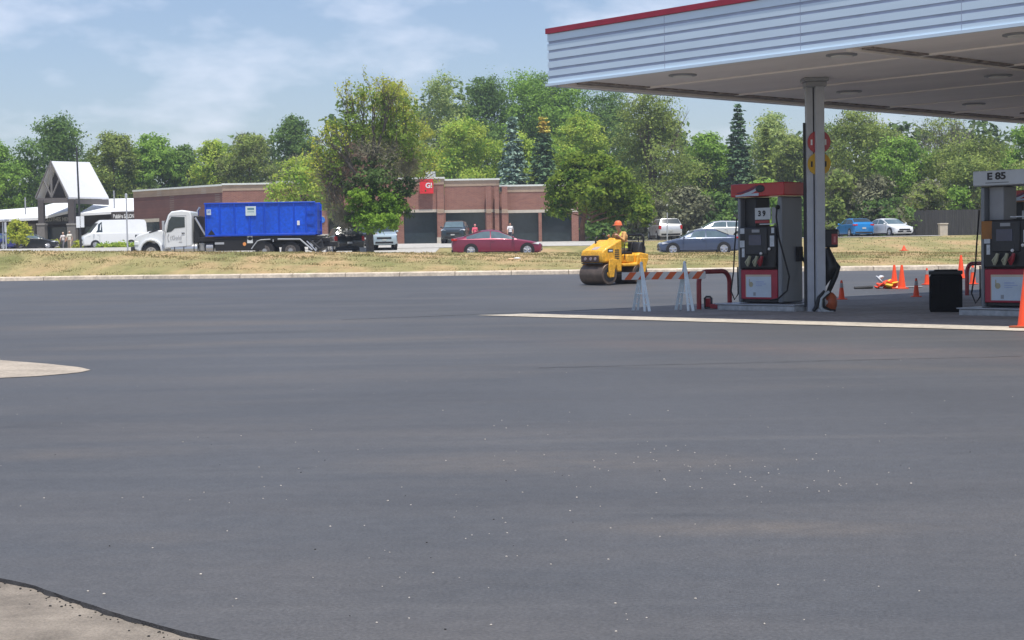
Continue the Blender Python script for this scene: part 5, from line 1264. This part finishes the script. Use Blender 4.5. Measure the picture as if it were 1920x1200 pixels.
# litter on the verge
P = gp(965, 488); t = thing('litter', 'crumpled white and orange wrapper lying on the verge', 'litter', P+Vector((0, 0, .06)))
b = MB(); b.ell((-.18, 0, 0), (.17, .06, .04), 10, 6); b.build('orange_paper', mat('paper_orange', (.75, .5, .3), .7), t)
b = MB(); b.ell((.12, 0, .03), (.16, .06, .05), 10, 6); b.build('white_paper', m_white, t)
# fence
def fence(px0, px1, ytop, Y0, label):
    a = gy(px0, Y0, 450); c = gy(px1, Y0-3, 450); t = thing('board_fence', label, 'fence', a)
    mf = mat('fence_wood', (.05, .05, .052), .9, var=.4, scale=1.5, stretch=(6, 6, .4))
    d = c-a; L = math.hypot(d.x, d.y); H = at(px0, ytop, Y0).z-a.z; ang = math.atan2(d.y, d.x)
    M = Matrix.Rotation(ang, 4, 'Z'); b = MB(); n = int(L/.16); r = random.Random(3)
    for k in range(n): x = k*L/n; b.box(x+.004, x+L/n-.004, -.01, .012+r.random()*.01, -.6, H+r.uniform(-.03, .03), M=M)
    b.build('boards', mf, t, smooth=False)
    for k in range(int(L/2.4)+1): q = MB(); q.box(k*2.4-.05, k*2.4+.05, .025, .12, -.5, H-.1, M=M); q.build('post', mf, t, smooth=False)
fence(1086, 1845, 406, 150, 'dark weathered board fence behind the parked cars and brush')
for px, label in ((1768, 'pale stone block at the foot of the fence'),):
    P = gy(px, 140, 447); b = MB(); b.box(-.35, .35, -.3, .3, 0, 1.05); b.box(-.4, .4, -.35, .35, 1.051, 1.15); o = b.build('stone_block', m_stone, bevel=.03); o.location = P; tag(o, label, 'stone block')

# ------------------------------------------------------------------ trees
LM = {
 'dark': leafmat('leaf_dark', (0.098, 0.179, 0.059), (0.215, 0.333, 0.087)),
 'mid': leafmat('leaf_mid', (0.164, 0.291, 0.059), (0.346, 0.537, 0.103)),
 'light': leafmat('leaf_light', (0.233, 0.406, 0.062), (0.523, 0.600, 0.115)),
 'yel': leafmat('leaf_yellow_green', (0.315, 0.397, 0.055), (0.600, 0.600, 0.102)),
 'olive': leafmat('leaf_olive', (0.139, 0.202, 0.061), (0.366, 0.445, 0.121)),
 'pale': leafmat('leaf_pale', (0.247, 0.361, 0.127), (0.527, 0.600, 0.218)),
 'spruce': leafmat('needle_blue', (0.119, 0.186, 0.140), (0.400, 0.538, 0.426), None, .8, .1),
 'spruced': leafmat('needle_dark', (0.059, 0.115, 0.065), (0.181, 0.276, 0.136), None, .8, .1),
 'rust': leafmat('needle_rust', (0.527, 0.348, 0.068), (0.600, 0.600, 0.136), None, .8, .1),
 'twig': leafmat('twig_grey', (.17, .155, .11), (.38, .36, .26), None, .5, .05),
 'brush': leafmat('brush_brown', (.10, .105, .06), (.24, .25, .15), None, .5, .05),
}
SEED = [100]
def lobes_for(W, H, z0, n, r, shape='round'):
    L = []
    for k in range(n):
        f = (k+.5)/n; z = z0+(H-z0)*f
        if shape == 'round': pr = math.sin(math.pi*min(1, (f*.86+.14)))**.6
        elif shape == 'tall': pr = min(1, (1-f)*2.2)**.6*(.75+.25*math.sin(math.pi*f))
        elif shape == 'vase': pr = .45+.55*f if f < .75 else (1-f)*3.2+.2
        else: pr = 1
        R_ = W/2*pr; lr = W/2*r.uniform(.24, .42); a = r.random()*6.283+k*2.4; rad = max(0, R_-lr*.8)*math.sqrt(r.uniform(.35, 1))
        lz = lr*r.uniform(.65, .95); zz = min(z, H-lz*.9)
        L.append((rad*math.cos(a), rad*math.sin(a), max(z0+lz*.4, zz), lr, lr, lz))
    L.append((0, 0, (z0+H)/2, W*.27, W*.27, (H-z0)*.42)); return L
def leafcloud(L, n, size, seed, holes=0.0, sub=26, csz=.2):
    r = np.random.default_rng(seed); L = np.array(L); wts = L[:, 3]*L[:, 5]; wts = wts/wts.sum()
    # every lobe carries sprays of leaves on its surface; leaves gather round the sprays
    nl = len(L); dc = r.normal(size=(nl, sub, 3)); dc /= np.linalg.norm(dc, axis=2)[:, :, None]
    rf = r.uniform(.55, 1.08, (nl, sub)); Cc = L[:, None, :3]+dc*L[:, None, 3:6]*rf[:, :, None]
    idx = r.choice(nl, n, p=wts); sb = r.integers(0, sub, n)
    if holes: sb = (sb*(1-holes*.6)).astype(int)
    rr_ = L[idx, 3:6]; P = Cc[idx, sb]+r.normal(size=(n, 3))*rr_*csz*np.array([1, 1, .7])
    d = dc[idx, sb]
    N = d+np.array([0, 0, .45])+r.normal(size=d.shape)*.6
    return leafquads(P, N, size*r.uniform(.55, 1.35, len(P)))
def branches(mb, p, d, L, r0, depth, rnd, tips, spread=.55, up=.15):
    q = p+d*L; mid = p+d*L*.5+Vector((rnd.uniform(-1, 1), rnd.uniform(-1, 1), 0))*L*.05
    mb.tube([p, mid, q], [r0, r0*.8, r0*.6], 5 if depth > 1 else 3)
    if depth == 0: tips.append((q, d)); return
    for k in range(rnd.choice((2, 3, 3))):
        a = rnd.random()*6.283; o = d.orthogonal().normalized(); o = Matrix.Rotation(a, 3, d) @ o
        nd = (d+o*rnd.uniform(.3, 1)*spread*1.3+Vector((0, 0, up))).normalized()
        st = q if k == 0 else p+d*L*rnd.uniform(.55, .95)
        branches(mb, st, nd, L*rnd.uniform(.6, .85), r0*.55, depth-1, rnd, tips, spread, up)
def tree(name, label, px, hw, ytop, Y, ml, z0f=.25, shape='round', leaf=None, dens=1.0, ybase=None, holes=.0, lobes=None, trunk=.02, twigs=0, bare=0, grp='trees behind the shops and cars', cat='tree', tm=None, tilt=0, tw_m='twig', trx=0):
    SEED[0] += 1; sd_ = SEED[0]; r = random.Random(sd_)
    p = gy(px, Y, 460); top = at(px, ytop, Y).z; H = top-p.z; W = 2.45*hw/FPX*Y
    t = thing(name, label, cat, p, 0, grp)
    leaf = leaf or max(.16, Y/FPX*2.3)
    L = lobes or lobes_for(W, H, H*z0f, max(12, int(16*H/W)), r, shape)
    area = W*H*(1-z0f); n = int(min(20000, dens*9*area/leaf**2/1.6))
    tips = []; tb = MB(); tr = max(.09, H*trunk)
    x_ = trx/FPX*Y
    tb.tube([(x_, 0, -.3), (x_+r.uniform(-.1, .1), 0, H*z0f*.6), (x_*.5+r.uniform(-.2, .2), r.uniform(-.2, .2), H*(z0f+.3)), (0, 0, H*.78)], [tr*1.25, tr, tr*.6, tr*.15], 10)
    for lb in L[:14]:
        c = Vector(lb[:3]); s0 = Vector((x_*.5, 0, min(c.z*.7, H*(z0f+.15)))); m_ = s0.lerp(c, .5)+Vector((0, 0, .1*H*.2)); tb.tube([s0, m_, c], [tr*.4, tr*.25, tr*.06], 5)
    if bare:
        for k in range(bare):
            a = r.random()*6.283; d = Vector((math.cos(a)*.45, math.sin(a)*.45, 1)).normalized(); s0 = Vector((r.uniform(-.3, .3)*W*.5, 0, H*r.uniform(.45, .6)))
            branches(tb, s0, d, H*.16, tr*.32, 3, r, tips, .5, .25)
    tb.build('trunk', tm or m_bark, t)
    raw_mesh('crown', leafcloud(L, n, leaf, sd_, holes), 4, LM[ml] if isinstance(ml, str) else ml, t)
    if twigs:
        rr = np.random.default_rng(sd_+5); LL = np.array(L); idx = rr.integers(0, len(LL), twigs); d = rr.normal(size=(twigs, 3)); d /= np.linalg.norm(d, axis=1)[:, None]
        P = LL[idx, :3]+d*LL[idx, 3:6]*rr.uniform(.6, 1.12, twigs)[:, None]; D = d*.6+rr.normal(size=d.shape)*.5+np.array([0, 0, .1]); D /= np.linalg.norm(D, axis=1)[:, None]
        ln = rr.uniform(.3, 1.1, twigs)[:, None]*leaf*3; S_ = np.cross(D, rr.normal(size=D.shape)); S_ /= np.linalg.norm(S_, axis=1)[:, None]; wd = leaf*.11
        V = np.stack([P-S_*wd, P+S_*wd, P+D*ln], 1).reshape(-1, 3); raw_mesh('twigs', V, 3, LM[tw_m], t)
    return t, p, W, H
B = 'trees behind the shops and cars'
T = tree
T('broadleaf_tree', 'mid green tree at the left edge behind the arcade', -5, 60, 266, 182, 'mid')
T('broadleaf_tree', 'tall dark green tree behind the white porch roof', 108, 76, 222, 186, 'dark', lobes=None)
T('broadleaf_tree', 'olive light tree right of the white porch roof', 216, 58, 250, 184, 'olive', twigs=1500)
T('broadleaf_tree', 'light green tree behind the left end of the brick wall', 285, 55, 251, 188, 'mid')
T('broadleaf_tree', 'small dark tree between lighter trees above the brick wall', 350, 42, 275, 190, 'dark')
T('broadleaf_tree', 'bright green tree above the truck cab', 405, 48, 263, 186, 'light', twigs=1200)
T('broadleaf_tree', 'greyish half bare tree above the dumpster', 470, 58, 252, 184, 'olive', dens=.7, twigs=6000, holes=.2)
T('broadleaf_tree', 'round dark green tree rising left of the big front tree', 556, 50, 219, 196, 'dark')
T('broadleaf_tree', 'light green tree standing just behind the dumpster', 565, 62, 290, 138, 'light', z0f=.25, dens=.55, holes=.3, twigs=2500)
T('broadleaf_tree', 'yellow green tree behind the crown of the big front tree', 745, 68, 160, 190, 'yel', dens=.8, twigs=2500)
T('poplar_tree', 'tall green poplar left of the dark tree group', 838, 75, 141, 205, 'pale', shape='tall', z0f=.15)
T('poplar_tree', 'tall dark tree at the left of the high dark group', 915, 66, 143, 205, 'dark', shape='tall', z0f=.15)
T('poplar_tree', 'highest dark green tree behind the spruces', 985, 84, 134, 207, 'mid', shape='tall', z0f=.15)
T('poplar_tree', 'dark green tree under the canopy corner', 1065, 90, 146, 210, 'mid', shape='tall', z0f=.15)
T('poplar_tree', 'deep green tree right of the canopy corner', 1140, 80, 165, 208, 'dark', shape='tall', z0f=.15)
T('poplar_tree', 'broad dark green tree closing the high group above the spruces', 1025, 80, 139, 212, 'dark', shape='tall', z0f=.15)
T('broadleaf_tree', 'olive tree low behind the fence, left of the dark conifer', 1345, 60, 290, 182, 'olive')
T('broadleaf_tree', 'round light green tree behind the brick roof', 872, 76, 221, 176, 'light', z0f=.2)
T('broadleaf_tree', 'small light green tree low behind the brick roof', 975, 60, 250, 180, 'light')
T('broadleaf_tree', 'fresh green tree between the spruces and the olive tree', 1090, 62, 213, 182, 'light', z0f=.2)
T('broadleaf_tree', 'large olive green tree with bare twigs beyond the roller', 1222, 100, 178, 172, 'olive', z0f=.12, dens=.9, twigs=3500, bare=6)
T('broadleaf_tree', 'low green tree left of the dark conifer', 1330, 58, 250, 178, 'mid', twigs=1500)
T('broadleaf_tree', 'pale green tree behind the dead conifer', 1448, 60, 212, 190, 'pale', shape='tall', z0f=.15)
T('broadleaf_tree', 'olive tree beside the canopy column', 1490, 55, 255, 176, 'olive', twigs=2500)
T('broadleaf_tree', 'tall olive tree with grey twigs right of the column', 1612, 92, 205, 170, 'olive', z0f=.1, twigs=4000, holes=.15, bare=5)
T('broadleaf_tree', 'green bushy tree low right of the column', 1690, 66, 262, 165, 'mid', twigs=3000)
T('bare_tree', 'mostly bare tree with thin branches against the sky', 1765, 78, 214, 178, 'olive', z0f=.3, dens=.12, twigs=1200, bare=22, tm=mat('grey_bark', (.20, .18, .16), .9, var=.3))
T('broadleaf_tree', 'olive yellow tree behind the E 85 pump', 1815, 105, 262, 160, 'olive', z0f=.15, twigs=2500)
T('broadleaf_tree', 'dense green tree at the right edge of the photo', 1935, 62, 232, 172, 'mid', z0f=.15)
# front trees
def lp(px, py, Y, rx, rz_, base, ry=None):
    c = at(px, py, Y); return (c.x-base.x, 0, c.z-base.z, rx/FPX*Y, (ry or rx)/FPX*Y, rz_/FPX*Y)
base = gy(1092, 125, 460)
r_ = random.Random(9); LL = []
for px, py, rx, rz_ in ((1100, 320, 45, 30), (1060, 345, 34, 34), (1135, 345, 45, 34), (1180, 375, 38, 28), (1095, 362, 50, 28), (1050, 385, 26, 22), (1150, 392, 40, 22), (1195, 400, 26, 22), (1080, 300, 28, 16), (1120, 305, 30, 18), (1050, 398, 16, 12), (1170, 350, 30, 22), (1205, 385, 20, 14), (1040, 360, 16, 18)):
    q = list(lp(px, py, 125, rx, rz_, base)); q[1] = r_.uniform(-1.4, 1.4); LL.append(tuple(q))
T('broadleaf_tree', 'bright green spreading tree with reddish trunk left of the roller driver', 1125, 100, 288, 125, leafmat('leaf_bright', (.06, .13, .02), (.28, .37, .06), None, .9), z0f=.3, lobes=[(a+0*(at(1125, 460, 125).x-base.x)*-1, b_, c, d, e, f) for a, b_, c, d, e, f in [(q[0]-(at(1125, 460, 125).x-base.x),)+q[1:] for q in LL]], dens=1.7, trunk=.028, tm=mat('reddish_bark', (.22, .12, .08), .9, var=.3, scale=3), trx=-33, leaf=.17)
# the big half dead tree on the verge
def big_tree():
    Y = 99.0; base = gy(694, Y, 470); t = thing('half_dead_tree', 'big half dead tree with bare branches and one dark trunk', 'tree', base)
    r = random.Random(21); tb = MB(); tips = []
    X = lambda px, py: at(px, py, Y)-base
    tb.tube([X(694, 476), X(693, 440), X(695, 400), X(697, 350), X(700, 290), X(702, 230)], [.26, .23, .22, .19, .13, .06], 12)
    for (x0, y0, x1, y1, rr) in ((696, 380, 650, 300, .12), (697, 360, 745, 285, .12), (697, 390, 640, 350, .09), (697, 395, 760, 350, .08), (700, 330, 672, 240, .09), (700, 310, 730, 220, .09), (695, 400, 660, 370, .07), (700, 280, 700, 200, .07)):
        dy = r.uniform(-2, 2); a = X(x0, y0); c = X(x1, y1)+Vector((0, dy, 0)); m_ = a.lerp(c, .5)+Vector((0, 0, .25)); tb.tube([a, m_, c], [rr, rr*.8, rr*.55], 7)
        d = (c-m_).normalized()
        for k in range(4): branches(tb, m_.lerp(c, .3+.23*k), (d+Vector((r.uniform(-.5, .5), r.uniform(-.5, .5), r.uniform(0, .6)))).normalized(), r.uniform(1.0, 1.5), rr*.5, 3, r, tips, .6, .12)
    for px, py in ((650, 215), (672, 200), (690, 195), (715, 200), (735, 215), (755, 230), (640, 250), (775, 250), (662, 190), (680, 205), (700, 190), (725, 205), (745, 215), (630, 265), (765, 225)):
        a = X(px, py+60)+Vector((0, r.uniform(-1.2, 1.2), 0)); branches(tb, a, Vector((r.uniform(-.2, .2), r.uniform(-.2, .2), 1)).normalized(), 1.25, .05, 3, r, tips, .34, .3)
    # drooping dead limbs on the left
    for k in range(16):
        a = X(r.uniform(620, 670), r.uniform(310, 350))+Vector((0, r.uniform(-1.5, 1.5), 0)); c = a+Vector((r.uniform(-1.1, .5), 0, -r.uniform(1.2, 2.6))); m_ = a.lerp(c, .5)+Vector((-.5, 0, .3)); tb.tube([a, m_, c], [.035, .03, .012], 4)
    tb.build('trunk', mat('grey_brown_bark', (.12, .105, .09), .95, var=.4, scale=5, bump=.4), t)
    def cloud(nm, spec, ml, dens, leaf, holes=0.):
        L = []
        for px, py, rx, rz_ in spec:
            q = X(px, py); L.append((q.x, r.uniform(-1.2, 1.2)-(1.6 if nm == 'lower_leaves' else 0), q.z, rx/FPX*Y, min(rx, 60)/FPX*Y, rz_/FPX*Y))
        raw_mesh(nm, leafcloud(L, int(dens), leaf, 77+len(spec), holes), 4, LM[ml] if isinstance(ml, str) else ml, t); return L
    cloud('upper_leaves', [(640, 250, 34, 28), (665, 230, 32, 30), (700, 225, 34, 34), (735, 235, 34, 36), (765, 250, 30, 34), (625, 285, 28, 24), (780, 285, 24, 26), (690, 262, 44, 26), (745, 270, 36, 26), (655, 200, 22, 22), (690, 185, 22, 24), (722, 195, 22, 24), (610, 300, 20, 26), (625, 320, 22, 24), (795, 300, 18, 22), (650, 295, 30, 22), (780, 320, 20, 18), (750, 315, 26, 16), (765, 205, 22, 26), (620, 240, 18, 20)], leafmat('leaf_thin_upper', (.12, .185, .045), (.30, .42, .09)), 5600, .11, .35)
    cloud('lower_leaves', [(710, 375, 38, 22), (690, 390, 30, 22), (738, 385, 26, 20), (720, 405, 34, 22), (700, 420, 28, 16), (735, 415, 20, 18), (680, 372, 22, 14)], leafmat('leaf_fresh_low', (.09, .19, .025), (.27, .42, .06)), 9000, .10)
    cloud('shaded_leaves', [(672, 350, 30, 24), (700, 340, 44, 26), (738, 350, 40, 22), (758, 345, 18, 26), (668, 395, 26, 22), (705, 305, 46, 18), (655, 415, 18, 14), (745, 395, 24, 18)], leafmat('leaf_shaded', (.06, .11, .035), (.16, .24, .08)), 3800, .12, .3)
    spec = [(640, 310, 34, 26), (622, 345, 22, 30), (625, 385, 18, 30), (665, 290, 40, 24), (700, 280, 50, 24), (745, 295, 46, 26), (765, 310, 22, 20), (650, 340, 34, 28), (645, 410, 16, 20), (720, 325, 50, 20), (612, 322, 14, 18)]
    n = 14000; rr = np.random.default_rng(8); L = np.array([(X(a, b_).x, 0, X(a, b_).z, c/FPX*Y, c/FPX*Y, d/FPX*Y) for a, b_, c, d in spec])
    idx = rr.integers(0, len(L), n); d = rr.normal(size=(n, 3)); d /= np.linalg.norm(d, axis=1)[:, None]
    P = L[idx, :3]+d*L[idx, 3:6]*rr.uniform(.3, 1.05, n)[:, None]; D = d*.5+rr.normal(size=d.shape)*.5; D /= np.linalg.norm(D, axis=1)[:, None]
    ln = rr.uniform(.15, .6, n)[:, None]; S_ = np.cross(D, rr.normal(size=D.shape)); S_ /= np.linalg.norm(S_, axis=1)[:, None]; wd = .012
    raw_mesh('dead_twigs', np.stack([P-S_*wd, P+S_*wd, P+D*ln], 1).reshape(-1, 3), 3, LM['twig'], t)
    P = []; 
    for q, dd in tips:
        for _ in range(3): P.append(tuple(q+dd*r.uniform(-.5, .1)+Vector((r.gauss(0, .12), r.gauss(0, .12), r.gauss(0, .12)))))
    P = np.array(P); raw_mesh('tip_leaves', leafquads(P, rr.normal(size=P.shape), rr.uniform(.05, .11, len(P))), 4, LM['yel'], t)
big_tree()
def spruce(name, label, px, hw, ytop, Y, ml, z0=.03, rust=None, dens=1.0):
    SEED[0] += 1; r = np.random.default_rng(SEED[0]); p = gy(px, Y, 460); H = at(px, ytop, Y).z-p.z; W = 2.5*hw/FPX*Y; t = thing(name, label, 'tree', p, 0, 'conifers among the trees')
    tb = MB(); tb.cyl((0, 0, -.2), (0, 0, H*.97), H*.016, .02, 10); tb.build('trunk', m_bark, t)
    P = []; N = []; P2 = []; N2 = []; lay = int(H/.42)
    for i in range(lay):
        f = i/lay; z = H*(z0+(1-z0)*f); R_ = W/2*(1-f)**.85+.12; nb = int(9+10*(1-f))
        for k in range(nb):
            a = r.random()*6.283; rl = R_*r.uniform(.75, 1.12); m = max(5, int(rl*13*dens*1.6))
            s = r.random(m)**.7; x = s*rl; zz = z-.25*x*(1-.55*s)+.12*np.sin(s*3)
            jit = .10+.12*(1-s)
            q = np.stack([np.cos(a)*x+r.normal(size=m)*jit, np.sin(a)*x+r.normal(size=m)*jit, zz+r.normal(size=m)*.06-.06], 1)
            nn = np.stack([np.cos(a)*np.full(m, .5), np.sin(a)*np.full(m, .5), np.ones(m)], 1)+r.normal(size=(m, 3))*.5
            (P2 if (rust and f > rust) else P).append(q); (N2 if (rust and f > rust) else N).append(nn)
    P = np.concatenate(P); N = np.concatenate(N); raw_mesh('crown', leafquads(P, N, r.uniform(.14, .30, len(P)), .55), 4, LM[ml], t)
    if rust: P = np.concatenate(P2); raw_mesh('rusty_top', leafquads(P, np.concatenate(N2), r.uniform(.12, .24, len(P)), .5), 4, LM['rust'], t)
spruce('spruce_tree', 'blue grey spruce behind the brick building roof', 965, 40, 214, 160, 'spruce')
spruce('spruce_tree', 'dark spruce with rust brown top beside the blue spruce', 1022, 40, 214, 158, 'spruced', rust=.84)
spruce('spruce_tree', 'tall dark conifer left of the canopy column', 1386, 36, 192, 168, 'spruced')
spruce('spruce_tree', 'thin greyish dying conifer right of the dark conifer', 1438, 26, 235, 166, 'olive', dens=.6)
# understorey shrubs in front of the fence line
r_ = random.Random(12)
sh = [(1215, 46, 372, 'brush', 'brown leafless brush beside the silver estate car'), (1290, 48, 350, 'brush', 'brown grey brush behind the navy sedan'), (1352, 40, 362, 'dark', 'dark shrub behind the nearest pump'), (1430, 50, 335, 'mid', 'green shrub seen past the pump top'), (1500, 46, 345, 'dark', 'dark green shrub beside the column'),
      (1575, 52, 320, 'olive', 'olive shrub behind the blue hatchback'), (1640, 56, 330, 'brush', 'brown brush behind the white sedan'), (1660, 60, 366, 'dark', 'dark low shrub right above the white sedan'), (1735, 50, 340, 'olive', 'olive shrub before the fence, right of the white sedan'), (1800, 40, 350, 'mid', 'green shrub hanging over the fence by the E 85 pump'), (1165, 40, 392, 'dark', 'dark shrub in the shade beside the bright tree'), (1118, 26, 405, 'dark', 'dark shrub between the brick building end and the bright tree trunk'), (1880, 60, 340, 'olive', 'olive shrub at the right behind the pumps')]
for px, hw, yt, ml, lb in sh:
    T('shrub', lb, px, hw, yt, 147 if px < 1700 else 155, ml, z0f=.0, shape='round', dens=.7 if ml == 'brush' else 1.0, twigs=3500 if ml in ('brush', 'olive') else 0, tw_m='brush' if ml == 'brush' else 'twig', cat='shrub', grp='shrubs along the fence', leaf=.2)
for px, hw, yt, Y, ml, lb in ((100, 14, 450, 148, 'yel', 'small clipped shrub left of the walking pair'), (146, 12, 450, 148, 'yel', 'small clipped shrub right of the walking pair'), (196, 16, 455, 132, 'light', 'small round shrub below the white van'), (225, 20, 453, 132, 'light', 'wider round shrub below the white van'), (252, 12, 455, 132, 'light', 'small shrub just left of the truck bumper')):
    T('shrub', lb, px, hw, yt, Y, ml, z0f=0, cat='shrub', grp='clipped shrubs outside the arcade', leaf=.1, dens=1.0)
T('small_tree', 'small bright yellow green tree beside the left shelter', 34, 22, 412, 134, 'yel', z0f=.25, grp=None, leaf=.13, dens=1.2)
# far woodland that closes the gaps
def woodland():
    r = random.Random(5); L = []
    for x in np.arange(-140, 150, 3.0):
        px = 960+x/222*3000; yt = np.interp(px, [0, 300, 600, 760, 900, 1200, 1350, 1500, 1900], [288, 290, 250, 200, 175, 215, 262, 255, 262])
        h = 1.3+(473-yt)/3000*222-2+r.uniform(-1.6, 1.4)
        for k in range(4): L.append((x+r.uniform(-2, 2), r.uniform(-3, 3), h*(.30+.22*k)+.5, 3.0, 3.0, 2.4))
    V = leafcloud(L, 90000, .5, 55); V[:, 1] += 222; o = raw_mesh('woodland', V, 4, leafmat('leaf_far_wood', (.09, .15, .05), (.19, .28, .09), None, .12)); tag(o, 'far dark wood closing the view behind the trees', 'woodland', kind='stuff')
woodland()

# ------------------------------------------------------------------ haze: one even box of air round everything
def haze():
    b = MB(); b.box(-480, 480, -65, 470, -2, 45); o = b.build('haze', bpy.data.materials.new('haze_air'), smooth=False)
    M = o.data.materials[0]; M.use_nodes = True; t = M.node_tree; t.nodes.clear(); ou = t.nodes.new('ShaderNodeOutputMaterial'); v = t.nodes.new('ShaderNodeVolumePrincipled')
    v.inputs['Color'].default_value = (.80, .88, 1, 1); v.inputs['Density'].default_value = HAZE; v.inputs['Anisotropy'].default_value = .3
    t.links.new(v.outputs[0], ou.inputs['Volume']); tag(o, 'thin summer haze between the camera and the far trees', 'haze', kind='stuff')
HAZE = .0005
haze()
